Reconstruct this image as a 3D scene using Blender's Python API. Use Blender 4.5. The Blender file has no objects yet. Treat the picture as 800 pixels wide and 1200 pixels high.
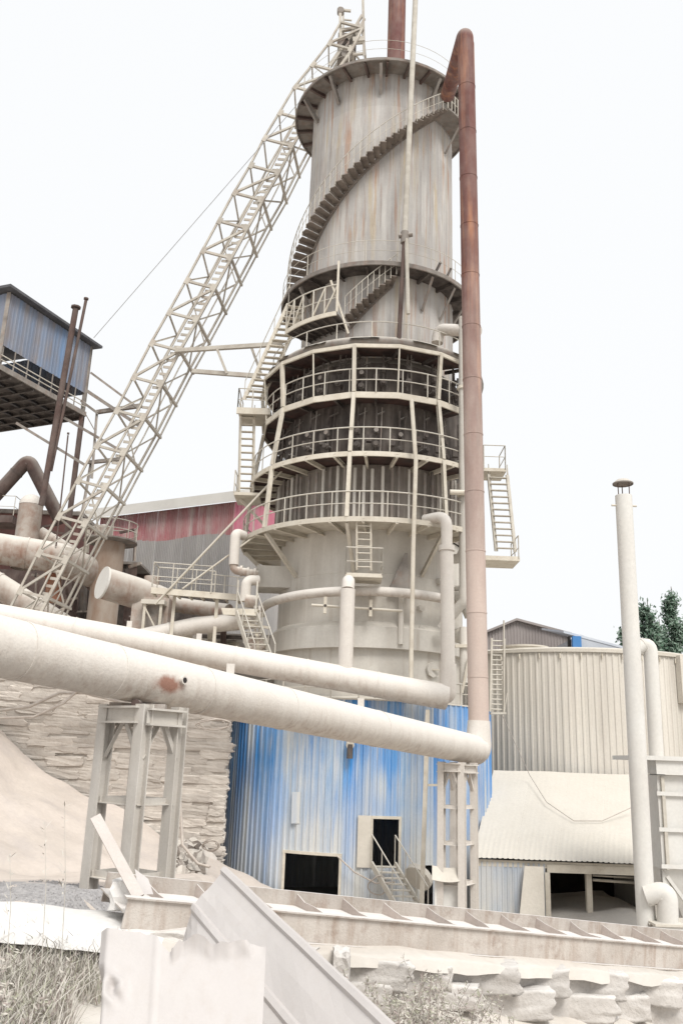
import bpy, math, random
from mathutils import Vector, Matrix, noise
random.seed(11)
V = Vector
S = bpy.context.scene
COL = S.collection
R_ = math.radians

# ------------------------------------------------------------------ camera
FPX = 1010.4; PITCH = R_(16.0); ROLL = R_(2.057)
CAM = V((0, 0, 5.7))
cd = bpy.data.cameras.new('camera'); co = bpy.data.objects.new('camera', cd); COL.objects.link(co)
cd.sensor_fit = 'VERTICAL'; cd.sensor_height = 36.0; cd.sensor_width = 24.0
cd.lens = 36.0 * FPX / 1200.0; cd.clip_start = 0.1; cd.clip_end = 2000
co.matrix_world = Matrix.Translation(CAM) @ Matrix.Rotation(math.pi / 2 + PITCH, 4, 'X') @ Matrix.Rotation(ROLL, 4, 'Z')
S.camera = co
# ------------------------------------------------------------------ sky, sun, exposure
SUN_EL, SUN_AZ = R_(50), R_(158)           # azimuth clockwise from +Y (camera looks along +Y)
w = bpy.data.worlds.new('World'); S.world = w; w.use_nodes = True
nt = w.node_tree; nt.nodes.clear()
sky = nt.nodes.new('ShaderNodeTexSky'); sky.sky_type = 'NISHITA'; sky.sun_disc = False
sky.sun_elevation = SUN_EL; sky.sun_rotation = SUN_AZ; sky.air_density = 1.0; sky.dust_density = 6.0; sky.ozone_density = 1.0
hs = nt.nodes.new('ShaderNodeHueSaturation'); hs.inputs['Saturation'].default_value = 0.12; hs.inputs['Value'].default_value = 1.0
nt.links.new(sky.outputs[0], hs.inputs['Color'])
mx = nt.nodes.new('ShaderNodeMix'); mx.data_type = 'RGBA'; mx.inputs[0].default_value = 0.88
mx.inputs[7].default_value = (9.58, 9.72, 9.86, 1)      # even bright overcast
nt.links.new(hs.outputs[0], mx.inputs[6])
bg = nt.nodes.new('ShaderNodeBackground'); bg.inputs['Strength'].default_value = 0.0775
wo = nt.nodes.new('ShaderNodeOutputWorld')
nt.links.new(mx.outputs[2], bg.inputs['Color']); nt.links.new(bg.outputs[0], wo.inputs['Surface'])
sl = bpy.data.lights.new('sun', 'SUN'); sl.energy = 2.2; sl.angle = R_(25); sl.color = (1, 0.972, 0.93)
so = bpy.data.objects.new('sun', sl); COL.objects.link(so)
sd = V((math.sin(SUN_AZ) * math.cos(SUN_EL), math.cos(SUN_AZ) * math.cos(SUN_EL), math.sin(SUN_EL)))
so.rotation_euler = sd.to_track_quat('Z', 'Y').to_euler(); so.location = (20, -20, 40)
S.view_settings.view_transform = 'Standard'; S.view_settings.look = 'None'
S.view_settings.exposure = 0.52; S.view_settings.gamma = 1.0; S.view_settings.use_curve_mapping = False
S.cycles.max_bounces = 6; S.cycles.diffuse_bounces = 4

# ------------------------------------------------------------------ photo geometry -> world
_cr, _sr, _cp, _sp = math.cos(ROLL), math.sin(ROLL), math.cos(PITCH), math.sin(PITCH)
_fw = V((0, _cp, _sp)); _u0 = V((0, -_sp, _cp)); _r0 = V((1, 0, 0))
_rt = _r0 * _cr + _u0 * _sr; _up = _u0 * _cr - _r0 * _sr
def ray(x, y): return _fw + _rt * ((x - 400) / FPX) - _up * ((y - 600) / FPX)
def at(x, y, Y):
    d = ray(x, y); return CAM + d * (Y / d.y)
def onz(x, y, z):
    d = ray(x, y); return CAM + d * ((z - CAM.z) / d.z)
KX, KY = 1.42, 38.0
def oncyl(x, y, R, cx=KX, cy=KY):
    d = ray(x, y); a = d.x * d.x + d.y * d.y; ox, oy = CAM.x - cx, CAM.y - cy
    b = 2 * (ox * d.x + oy * d.y); c = ox * ox + oy * oy - R * R
    D = b * b - 4 * a * c
    t = (-b - math.sqrt(max(D, 0))) / (2 * a)
    return CAM + d * t
def ang(p, cx=KX, cy=KY): return math.degrees(math.atan2(p.y - cy, p.x - cx)) % 360
def P(a, R, z, cx=KX, cy=KY): return V((cx + R * math.cos(R_(a)), cy + R * math.sin(R_(a)), z))

# ------------------------------------------------------------------ materials
def mat(name, c1, c2=None, scale=1.2, stretch=1.0, rough=0.85, streaks=(), dust=None, zmix=None, bump=0.12, bscale=25, spec=0.25, metal=0.0, blotch=None, fine=0.14, drange=(0.05, 0.75), stain=None, orand=0.10):
    m = bpy.data.materials.new(name); m.use_nodes = True
    n = m.node_tree.nodes; L = m.node_tree.links
    b = n['Principled BSDF']
    geo = n.new('ShaderNodeNewGeometry')
    def noise_(sc, vec_scale, detail=4, off=0.0):
        mp = n.new('ShaderNodeMapping'); mp.inputs['Scale'].default_value = vec_scale; mp.inputs['Location'].default_value = (off, off * 1.7, off * .6)
        L.new(geo.outputs['Position'], mp.inputs['Vector'])
        t = n.new('ShaderNodeTexNoise'); t.inputs['Scale'].default_value = sc; t.inputs['Detail'].default_value = detail; t.inputs['Roughness'].default_value = 0.6
        L.new(mp.outputs[0], t.inputs['Vector']); return t.outputs[0]
    def rng(v, a, b_, lo=0.0, hi=1.0):
        r = n.new('ShaderNodeMapRange'); r.inputs['From Min'].default_value = a; r.inputs['From Max'].default_value = b_
        r.inputs['To Min'].default_value = lo; r.inputs['To Max'].default_value = hi
        L.new(v, r.inputs['Value']); return r.outputs[0]
    def mth(op, a, b_):
        q = n.new('ShaderNodeMath'); q.operation = op
        for i, s in enumerate((a, b_)):
            if isinstance(s, (int, float)): q.inputs[i].default_value = s
            else: L.new(s, q.inputs[i])
        return q.outputs[0]
    def mix(fac, a, b_, blend='MIX'):
        q = n.new('ShaderNodeMix'); q.data_type = 'RGBA'; q.blend_type = blend
        if isinstance(fac, (int, float)): q.inputs[0].default_value = fac
        else: L.new(fac, q.inputs[0])
        for i, s in ((6, a), (7, b_)):
            if isinstance(s, tuple): q.inputs[i].default_value = (*s, 1)
            else: L.new(s, q.inputs[i])
        return q.outputs[2]
    col = mix(rng(noise_(scale, (1, 1, stretch)), 0.35, 0.65), c1, c2 or tuple(x * 0.8 for x in c1))
    for k, (sc, amt, freq, lo, hi) in enumerate(streaks):
        f = mth('MULTIPLY', rng(noise_(freq, (1, 1, 0.045), 5, 3.1 * k + 1), lo, hi), amt)
        f = mth('MULTIPLY', f, rng(noise_(0.35, (1, 1, 1), 2, 7.7 * k), 0.3, 0.6))
        col = mix(f, col, sc)
    if blotch:
        bc, amt, freq, lo, hi = blotch
        col = mix(mth('MULTIPLY', rng(noise_(freq, (1, 1, 1), 6, 5.5), lo, hi), amt), col, bc)
    if zmix:
        zc, z0, z1, amp, amt = zmix
        sx = n.new('ShaderNodeSeparateXYZ'); L.new(geo.outputs['Position'], sx.inputs[0])
        zz = mth('ADD', sx.outputs[2], mth('MULTIPLY', mth('SUBTRACT', noise_(1.3, (1, 1, 0.2), 5, 9.0), 0.5), amp))
        col = mix(mth('MULTIPLY', rng(zz, z0, z1), amt), col, zc)
    if dust:
        dc, amt, base = dust
        sx = n.new('ShaderNodeSeparateXYZ'); L.new(geo.outputs['Normal'], sx.inputs[0])
        f = rng(sx.outputs[2], drange[0], drange[1], 0.0, amt)
        f = mth('ADD', f, mth('MULTIPLY', rng(noise_(2.1, (1, 1, 0.5), 5, 2.2), 0.35, 0.7), base))
        q = n.new('ShaderNodeClamp'); L.new(f, q.inputs[0])
        col = mix(q.outputs[0], col, dc)
    if stain:
        ctr, rad, scol = stain
        vs = n.new('ShaderNodeVectorMath'); vs.operation = 'SUBTRACT'; L.new(geo.outputs['Position'], vs.inputs[0]); vs.inputs[1].default_value = ctr
        vd = n.new('ShaderNodeVectorMath'); vd.operation = 'DIVIDE'; L.new(vs.outputs[0], vd.inputs[0]); vd.inputs[1].default_value = rad
        vl = n.new('ShaderNodeVectorMath'); vl.operation = 'LENGTH'; L.new(vd.outputs[0], vl.inputs[0])
        dd = mth('ADD', vl.outputs['Value'], mth('MULTIPLY', mth('SUBTRACT', noise_(5.0, (1, 1, 1), 5, 4.4), .5), 1.1))
        col = mix(rng(dd, 1.0, .45, 0.0, .9), col, scol)
    fn = noise_(bscale, (1, 1, 1), 5, 0.3)
    col = mix(fine, col, rng(fn, 0.25, 0.75, 0.55, 1.35), 'MULTIPLY') if fine else col
    if orand:
        oi = n.new('ShaderNodeObjectInfo'); col = mix(1.0, col, rng(oi.outputs['Random'], 0, 1, 1 - orand, 1 + orand * .6), 'MULTIPLY')
    L.new(col, b.inputs['Base Color'])
    b.inputs['Roughness'].default_value = rough; b.inputs['Metallic'].default_value = metal
    b.inputs['Specular IOR Level'].default_value = spec
    if bump:
        bp = n.new('ShaderNodeBump'); bp.inputs['Strength'].default_value = bump; bp.inputs['Distance'].default_value = 0.03
        L.new(fn, bp.inputs['Height']); L.new(bp.outputs[0], b.inputs['Normal'])
    return m
DUST = (0.615, 0.58, 0.52)
PALE = (0.72, 0.70, 0.66)
M = {}
M['steel'] = mat('dusty_cream_steel', (0.60, 0.555, 0.47), (0.50, 0.45, 0.37), 2.5, dust=(DUST, 0.7, 0.35), blotch=((0.33, 0.25, 0.18), 0.35, 4.0, 0.55, 0.75))
M['steel_grey'] = mat('weathered_grey_steel', (0.24, 0.215, 0.195), (0.16, 0.14, 0.125), 2.0, dust=(DUST, 0.6, 0.2), blotch=((0.22, 0.11, 0.07), 0.5, 3.0, 0.5, 0.75))
M['truss'] = mat('cream_truss_steel', (0.47, 0.44, 0.385), (0.36, 0.325, 0.28), 1.5, dust=(DUST, 0.5, 0.3), blotch=((0.30, 0.22, 0.17), 0.5, 2.0, 0.5, 0.75))
M['soot_brown'] = mat('grimy_stair_steel', (0.20, 0.165, 0.14), (0.13, 0.105, 0.09), 2.0, dust=(DUST, 0.7, 0.15))
M['rail'] = mat('pale_rail_steel', (0.52, 0.49, 0.43), (0.42, 0.385, 0.33), 3.0, dust=(DUST, 0.5, 0.3))
M['shell'] = mat('streaked_grey_shell', (0.40, 0.385, 0.37), (0.32, 0.30, 0.285), 0.6, 0.5, streaks=(((0.50, 0.48, 0.45), 0.8, 2.6, 0.45, 0.62), ((0.32, 0.17, 0.10), 0.75, 4.6, 0.53, 0.64), ((0.42, 0.33, 0.19), 0.6, 3.6, 0.54, 0.66), ((0.18, 0.15, 0.135), 0.5, 6.5, 0.54, 0.66), ((0.55, 0.53, 0.51), 0.6, 9.0, 0.55, 0.66)), dust=(DUST, 0.5, 0.12), bscale=14, orand=.06)
M['shell_low'] = mat('dusty_lower_shell', (0.56, 0.535, 0.49), (0.46, 0.43, 0.385), 0.6, 0.6, streaks=(((0.62, 0.59, 0.54), 0.6, 2.0, 0.45, 0.65), ((0.33, 0.27, 0.21), 0.5, 2.6, 0.55, 0.7)), dust=(DUST, 0.8, 0.25), bscale=12)
M['soot'] = mat('sooty_burner_shell', (0.085, 0.068, 0.06), (0.035, 0.028, 0.026), 1.0, 0.6, streaks=(((0.22, 0.19, 0.165), 0.7, 2.2, 0.5, 0.7),), dust=(DUST, 0.45, 0.1), bscale=12)
M['soot_steel'] = mat('sooty_steel', (0.085, 0.068, 0.06), (0.04, 0.032, 0.03), 3.0, dust=(DUST, 0.45, 0.12))
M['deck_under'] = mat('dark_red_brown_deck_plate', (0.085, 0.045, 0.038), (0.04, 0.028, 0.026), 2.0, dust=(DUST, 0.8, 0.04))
M['rust'] = mat('rusty_red_brown_pipe', (0.125, 0.05, 0.045), (0.16, 0.072, 0.058), 0.8, 0.5, rough=0.75, streaks=(((0.34, 0.15, 0.08), 0.9, 3.5, 0.50, 0.66), ((0.07, 0.035, 0.032), 0.7, 5.0, 0.52, 0.68)), zmix=((0.55, 0.455, 0.40), 25, 9.5, 17.0, 0.84), dust=(DUST, 0.4, 0.12), bscale=16, orand=.05)
M['rust_dark'] = mat('dark_rusty_steel', (0.075, 0.052, 0.047), (0.11, 0.07, 0.06), 1.5, dust=(DUST, 0.35, 0.1))
PIPE = dict(c1=(0.56, 0.51, 0.45), c2=(0.47, 0.42, 0.37), scale=3.0, stretch=1.0, dust=((0.63, 0.595, 0.55), 0.95, 0.25), drange=(-.9, .5), streaks=(((0.33, 0.25, 0.20), 0.8, 6.0, 0.5, 0.66), ((0.42, 0.36, 0.31), 0.6, 13.0, 0.5, 0.66)), blotch=((0.34, 0.26, 0.21), 0.45, 2.6, 0.52, 0.78), bump=0.35, bscale=18, orand=0.02)
M['pipe'] = mat('lime_dusted_pipe', **PIPE)
M['stack'] = mat('pale_grey_stack_paint', (0.63, 0.62, 0.59), (0.57, 0.55, 0.515), 0.8, 0.4, dust=(DUST, 0.5, 0.25), bump=0.1, bscale=10, orand=.015)
M['blue'] = mat('dusty_blue_cladding', (0.025, 0.20, 0.54), (0.06, 0.27, 0.60), 0.8, 0.3, rough=0.6, streaks=(((0.52, 0.54, 0.53), 1.0, 1.7, 0.44, 0.64), ((0.45, 0.50, 0.56), 0.5, 4.5, 0.48, 0.64), ((0.58, 0.56, 0.52), 0.5, 9.0, 0.52, 0.66)), zmix=((0.58, 0.57, 0.535), 5.6, 0.8, 5.5, 0.85), dust=((0.52, 0.54, 0.55), 0.7, 0.14), bscale=14)
M['blue_dusty'] = mat('dust_veiled_blue_cladding', (0.16, 0.30, 0.52), (0.27, 0.39, 0.54), 0.8, 0.3, rough=0.65, streaks=(((0.56, 0.56, 0.54), 1.0, 2.4, 0.42, 0.62), ((0.05, 0.22, 0.54), 0.8, 6.0, 0.54, 0.66), ((0.58, 0.56, 0.52), 0.8, 10.0, 0.48, 0.64)), zmix=((0.60, 0.59, 0.55), 5.0, 0.8, 5.5, 0.85), dust=((0.56, 0.56, 0.54), 0.7, 0.3), bscale=14)
M['blue_pale'] = mat('faded_blue_cladding', (0.30, 0.38, 0.50), (0.44, 0.46, 0.48), 0.7, 0.3, streaks=(((0.60, 0.57, 0.50), 0.9, 2.0, 0.4, 0.6),), dust=(DUST, 0.7, 0.3))
M['under'] = mat('dark_grey_hopper_plate', (0.075, 0.07, 0.072), (0.05, 0.046, 0.046), 1.0)
M['house_blue'] = mat('sooty_blue_cladding', (0.16, 0.25, 0.40), (0.20, 0.22, 0.27), 0.5, 0.4, rough=0.6, streaks=(((0.22, 0.19, 0.18), 0.9, 1.2, 0.42, 0.6), ((0.38, 0.42, 0.48), 0.5, 3.0, 0.5, 0.7)), bscale=14)
M['silo'] = mat('beige_dust_cladding', (0.62, 0.585, 0.525), (0.56, 0.52, 0.46), 0.5, 0.4, streaks=(((0.58, 0.545, 0.48), 0.8, 1.5, 0.42, 0.62), ((0.36, 0.32, 0.28), 0.4, 3.0, 0.5, 0.7)), dust=(DUST, 0.8, 0.25), bscale=10)
M['roof_dust'] = mat('dust_caked_roof', (0.58, 0.54, 0.475), (0.52, 0.48, 0.415), 0.8, dust=((0.58, 0.545, 0.485), 0.6, 0.3), bump=0.3, bscale=9, orand=.02)
M['dust'] = mat('lime_dust', (0.60, 0.565, 0.52), (0.53, 0.495, 0.45), 0.35, bump=0.4, bscale=8, blotch=((0.50, 0.44, 0.38), 0.5, 0.9, 0.5, 0.7))
M['pile'] = mat('pinkish_lime_heap', (0.57, 0.505, 0.45), (0.49, 0.435, 0.385), 0.4, bump=0.4, bscale=7, blotch=((0.42, 0.38, 0.36), 0.5, 0.7, 0.5, 0.7))
M['ground'] = mat('dusty_yard_ground', (0.55, 0.51, 0.46), (0.48, 0.44, 0.40), 0.5, bump=0.5, bscale=6)
M['gravel'] = mat('grey_crushed_stone', (0.44, 0.425, 0.42), (0.31, 0.30, 0.30), 9.0, bump=0.3)
M['stone'] = mat('dusted_stone', (0.50, 0.455, 0.405), (0.40, 0.355, 0.315), 1.4, dust=((0.60, 0.55, 0.49), 0.85, 0.45), bump=0.8, bscale=9, orand=.16)
M['stone_fg'] = mat('whitened_rough_stone', (0.52, 0.49, 0.46), (0.43, 0.40, 0.37), 2.2, dust=((0.62, 0.595, 0.565), 0.75, 0.35), bump=0.7, bscale=16, blotch=((0.32, 0.28, 0.25), 0.5, 4.0, 0.55, 0.75))
M['slab'] = mat('white_dust_crust', (0.74, 0.72, 0.695), (0.68, 0.66, 0.63), 1.2, bump=0.4, bscale=14)
M['girder'] = mat('dusted_girder_steel', (0.50, 0.455, 0.41), (0.40, 0.355, 0.315), 2.0, dust=((0.66, 0.635, 0.61), 0.8, 0.2), streaks=(((0.30, 0.22, 0.17), 0.7, 9.0, 0.5, 0.66),), blotch=((0.27, 0.20, 0.16), 0.7, 7.0, 0.52, 0.72), bump=0.3, bscale=45)
M['trestle_grey'] = mat('pale_grey_trestle_paint', (0.54, 0.51, 0.47), (0.46, 0.43, 0.39), 1.5, dust=(DUST, 0.7, 0.3), streaks=(((0.36, 0.32, 0.28), 0.4, 9.0, 0.52, 0.66),))
M['girder_rust'] = mat('rust_tinged_plate', (0.44, 0.375, 0.335), (0.36, 0.30, 0.265), 2.0, dust=((0.6, 0.57, 0.54), 0.8, 0.2), blotch=((0.26, 0.19, 0.15), 0.5, 5.0, 0.5, 0.75), bump=0.2, bscale=40)
M['sheet'] = mat('white_painted_sheet', (0.50, 0.47, 0.455), (0.455, 0.425, 0.41), 1.5, rough=0.6, dust=((0.52, 0.49, 0.47), 0.5, 0.2), streaks=(((0.42, 0.37, 0.33), 0.35, 14.0, 0.5, 0.66),), bump=0.05, bscale=60, fine=0.06, spec=0.35, blotch=((0.56, 0.53, 0.50), 0.35, 3.0, 0.55, 0.75))
M['red'] = mat('dusty_red_cladding', (0.40, 0.12, 0.14), (0.42, 0.22, 0.22), 0.4, 0.4, streaks=(((0.50, 0.40, 0.385), 1.0, 1.0, 0.42, 0.6),), dust=(DUST, 0.5, 0.3))
M['pink'] = mat('bright_red_gable_cladding', (0.50, 0.13, 0.20), (0.46, 0.19, 0.24), 0.4, 0.4, dust=(DUST, 0.5, 0.2))
M['grey_clad'] = mat('grey_cladding', (0.38, 0.365, 0.355), (0.31, 0.295, 0.285), 0.4, 0.4, streaks=(((0.40, 0.38, 0.36), 0.8, 1.0, 0.45, 0.65),), dust=(DUST, 0.4, 0.1))
M['far_grey'] = mat('far_grey_brown_wall', (0.32, 0.29, 0.275), (0.27, 0.24, 0.23), 0.3)
M['far_roof'] = mat('pale_grey_far_roof', (0.50, 0.53, 0.57), (0.42, 0.45, 0.50), 0.4)
M['roofwhite'] = mat('dusty_white_roof_edge', (0.70, 0.68, 0.64), (0.62, 0.60, 0.56), 0.5)
M['dark'] = mat('opening_shade_black', (0.035, 0.03, 0.028), (0.02, 0.018, 0.017), 2.0)  # near-black colour put in for the shade inside openings
M['roof_dark'] = mat('dark_house_roof', (0.10, 0.10, 0.11), (0.07, 0.07, 0.075), 1.5, dust=((0.3, 0.29, 0.28), 0.5, 0.1))
M['cable'] = mat('dusty_cable', (0.50, 0.45, 0.40), (0.40, 0.35, 0.31), 4.0)
M['wire'] = mat('thin_grey_wire', (0.42, 0.42, 0.43), (0.36, 0.36, 0.37), 4.0)
M['leaf'] = mat('dusty_green_leaf', (0.17, 0.23, 0.175), (0.22, 0.285, 0.23), 1.4, bump=0, fine=0.0)
M['leaf2'] = mat('dark_green_leaf', (0.06, 0.115, 0.075), (0.09, 0.15, 0.10), 1.4, bump=0, fine=0.0)
M['bark'] = mat('brown_bark', (0.16, 0.12, 0.09), (0.11, 0.08, 0.06), 3.0)
M['blade'] = mat('dust_coated_grass', (0.56, 0.53, 0.48), (0.44, 0.41, 0.36), 6.0, bump=0, fine=0.0)
M['blade2'] = mat('dry_green_grass', (0.34, 0.345, 0.25), (0.42, 0.41, 0.33), 6.0, bump=0, fine=0.0)
M['blade3'] = mat('purple_grey_stalk', (0.30, 0.25, 0.23), (0.36, 0.31, 0.28), 6.0, bump=0, fine=0.0)

# ------------------------------------------------------------------ object helpers
WM = {}
def link(name, mesh, parent=None, Mx=None):
    o = bpy.data.objects.new(name, mesh); COL.objects.link(o)
    Mx = Mx or Matrix()
    if parent is not None:
        o.parent = parent; o.matrix_basis = WM[parent.name].inverted() @ Mx
    else: o.matrix_basis = Mx
    WM[o.name] = Mx
    return o
def tag(o, label=None, cat=None, group=None, kind=None):
    if label: o['label'] = label
    if cat: o['category'] = cat
    if group: o['group'] = group
    if kind: o['kind'] = kind
    return o
def thing(name, label, cat, loc, group=None):
    o = link(name, None, None, Matrix.Translation(loc)); o.empty_display_size = 0.2
    return tag(o, label, cat, group)

class MB:
    def __init__(s): s.v = []; s.f = []; s.sm = []; s.mi = []
    def face(s, idx, smooth=False, mi=0): s.f.append(tuple(idx)); s.sm.append(smooth); s.mi.append(mi)
    def box(s, a, b):
        x0, y0, z0 = a; x1, y1, z1 = b; k = len(s.v)
        s.v += [V(p) for p in ((x0, y0, z0), (x1, y0, z0), (x1, y1, z0), (x0, y1, z0), (x0, y0, z1), (x1, y0, z1), (x1, y1, z1), (x0, y1, z1))]
        for q in ((0, 3, 2, 1), (4, 5, 6, 7), (0, 1, 5, 4), (1, 2, 6, 5), (2, 3, 7, 6), (3, 0, 4, 7)): s.face([k + i for i in q])
        return s
    def hexa(s, bot, top):
        k = len(s.v); n = len(bot); s.v += [V(p) for p in bot] + [V(p) for p in top]
        s.face([k + i for i in reversed(range(n))]); s.face([k + n + i for i in range(n)])
        for i in range(n): s.face((k + i, k + (i + 1) % n, k + n + (i + 1) % n, k + n + i))
        return s
    def tube(s, pts, r, n=16, caps=True, closed=False):
        pts = [V(p) for p in pts]; N = len(pts); rs = r if isinstance(r, (list, tuple)) else [r] * N
        k = len(s.v); t0 = (pts[1] - pts[0]).normalized()
        u = t0.orthogonal().normalized()
        if abs(t0.z) < 0.9: u = V((0, 0, 1)).cross(t0).normalized()
        else: u = V((1, 0, 0)) - t0 * t0.x; u.normalize()
        for i in range(N):
            if closed: t = pts[(i + 1) % N] - pts[i - 1]
            else: t = pts[min(i + 1, N - 1)] - pts[max(i - 1, 0)]
            t.normalize(); u = (u - t * u.dot(t)).normalized(); w_ = t.cross(u)
            for j in range(n):
                a = 2 * math.pi * j / n
                s.v.append(pts[i] + (u * math.cos(a) + w_ * math.sin(a)) * rs[i])
        for i in range(N if closed else N - 1):
            for j in range(n):
                a, b = k + i * n, k + ((i + 1) % N) * n
                s.face((a + j, a + (j + 1) % n, b + (j + 1) % n, b + j), True)
        if caps and not closed:
            e = len(s.v); s.v += [p.copy() for p in s.v[k:k + n]] + [p.copy() for p in s.v[k + (N - 1) * n:k + N * n]]
            s.face([e + j for j in reversed(range(n))]); s.face([e + n + j for j in range(n)])
        return s
    def lathe(s, prof, cx, cy, n=64, a0=0.0, a1=360.0, smooth=True, sharp=True):
        if sharp and smooth and len(prof) > 2:
            for q0, q1 in zip(prof[:-1], prof[1:]): s.lathe([q0, q1], cx, cy, n, a0, a1, True, False)
            return s
        full = abs(a1 - a0) >= 359.9; cols = n if full else n + 1; k = len(s.v); m = len(prof)
        for i in range(cols):
            a = R_(a0 + (a1 - a0) * i / n)
            for r, z in prof: s.v.append(V((cx + r * math.cos(a), cy + r * math.sin(a), z)))
        for i in range(n):
            i2 = (i + 1) % cols
            for j in range(m - 1):
                s.face((k + i * m + j, k + i2 * m + j, k + i2 * m + j + 1, k + i * m + j + 1), smooth)
        return s
    def arcbar(s, Rr, z, wr, h, a0, a1, n, cx=KX, cy=KY, z1=None, smooth=False):
        """rectangular section: radial Rr-wr..Rr, height z..z+h, along an arc; z1 = end z for a helix"""
        k = len(s.v); full = abs(a1 - a0) >= 359.9 and z1 is None; cols = n if full else n + 1
        for i in range(cols):
            t = i / n; a = R_(a0 + (a1 - a0) * t); zz = z + ((z1 - z) * t if z1 is not None else 0); c, s_ = math.cos(a), math.sin(a)
            for r, q in ((Rr - wr, zz), (Rr, zz), (Rr, zz + h), (Rr - wr, zz + h)): s.v.append(V((cx + r * c, cy + r * s_, q)))
        for i in range(n):
            a_, b = k + 4 * i, k + 4 * ((i + 1) % cols)
            for j in range(4): s.face((a_ + j, b + j, b + (j + 1) % 4, a_ + (j + 1) % 4), smooth and j in (1, 3))
        if not full: s.face((k, k + 1, k + 2, k + 3)); e = k + 4 * n; s.face((e + 3, e + 2, e + 1, e))
        return s
    def grid(s, fn, nu, nv, smooth=True, mi=0):
        k = len(s.v)
        for i in range(nu + 1):
            for j in range(nv + 1): s.v.append(V(fn(i / nu, j / nv)))
        for i in range(nu):
            for j in range(nv):
                a = k + i * (nv + 1) + j; s.face((a, a + nv + 1, a + nv + 2, a + 1), smooth, mi)
        return s
    def mesh(s, name, mats, off=V((0, 0, 0))):
        me = bpy.data.meshes.new(name); me.from_pydata([tuple(p - off) for p in s.v], [], s.f)
        for m in (mats if isinstance(mats, (list, tuple)) else [mats]): me.materials.append(m)
        me.polygons.foreach_set('use_smooth', s.sm); me.polygons.foreach_set('material_index', s.mi); me.update()
        return me
    def build(s, name, mats, parent=None, kind=None):
        off = WM[parent.name].translation if parent is not None else (sum(s.v, V()) / len(s.v) if s.v else V())
        o = link(name, s.mesh(name, mats, off), parent, Matrix.Translation(off))
        if kind: o['kind'] = kind
        return o

def fillet(pts, rad, n=7):
    pts = [V(p) for p in pts]; out = [pts[0]]
    for i in range(1, len(pts) - 1):
        a, b, c = pts[i - 1], pts[i], pts[i + 1]; u = (a - b).normalized(); v_ = (c - b).normalized()
        th = u.angle(v_); d = min(rad / max(math.tan(th / 2), 1e-3), (a - b).length * .49, (c - b).length * .49)
        p0, p1 = b + u * d, b + v_ * d
        for k in range(n + 1):
            t = k / n; out.append(p0 * (1 - t) ** 2 + b * 2 * t * (1 - t) + p1 * t * t)
    out.append(pts[-1]); return out

PROF = {
 'box': [(-.5, -.5), (.5, -.5), (.5, .5), (-.5, .5)],
 'angle': [(-.5, -.5), (.5, -.5), (.5, -.36), (-.36, -.36), (-.36, .5), (-.5, .5)],
 'ibeam': [(-.5, -.5), (.5, -.5), (.5, -.4), (.07, -.4), (.07, .4), (.5, .4), (.5, .5), (-.5, .5), (-.5, .4), (-.07, .4), (-.07, -.4), (-.5, -.4)],
 'channel': [(-.5, -.5), (.5, -.5), (.5, -.38), (-.3, -.38), (-.3, .38), (.5, .38), (.5, .5), (-.5, .5)],
 'rod': [(.5 * math.cos(2 * math.pi * k / 8), .5 * math.sin(2 * math.pi * k / 8)) for k in range(8)],
}
UNIT = {}
def unit(kind, m):
    key = (kind, m.name)
    if key not in UNIT:
        b = MB(); pr = PROF[kind]; n = len(pr)
        b.v = [V((x, y, 0)) for x, y in pr] + [V((x, y, 1)) for x, y in pr]
        b.v += [p.copy() for p in b.v]
        b.face(list(reversed([2 * n + i for i in range(n)]))); b.face([3 * n + i for i in range(n)])
        for i in range(n): b.face((i, (i + 1) % n, n + (i + 1) % n, n + i), kind == 'rod')
        UNIT[key] = b.mesh(kind + '_bar', m)
    return UNIT[key]
def bar(name, p, q, wd, m, parent, kind='box', h=None, up=(0, 0, 1)):
    """straight member from p to q; wd across, h along `up`"""
    p, q = V(p), V(q); d = q - p; ln = d.length; z = d / ln
    y = V(up) - z * z.dot(V(up))
    if y.length < 1e-3: y = V((0, 1, 0)) - z * z.y
    if y.length < 1e-3: y = V((1, 0, 0))
    y.normalize(); x = y.cross(z)
    h = h or wd
    Mx = Matrix(((x.x * wd, y.x * h, z.x * ln, p.x), (x.y * wd, y.y * h, z.y * ln, p.y), (x.z * wd, y.z * h, z.z * ln, p.z), (0, 0, 0, 1)))
    return link(name, unit(kind, m), parent, Mx)
def slab(name, a, b, m, parent): return MB().box(a, b).build(name, m, parent)
def nz(p, s=1.0, o=0.0): return noise.noise(V((p[0] * s + o, p[1] * s + o * .7, p[2] * s - o)))

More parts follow.
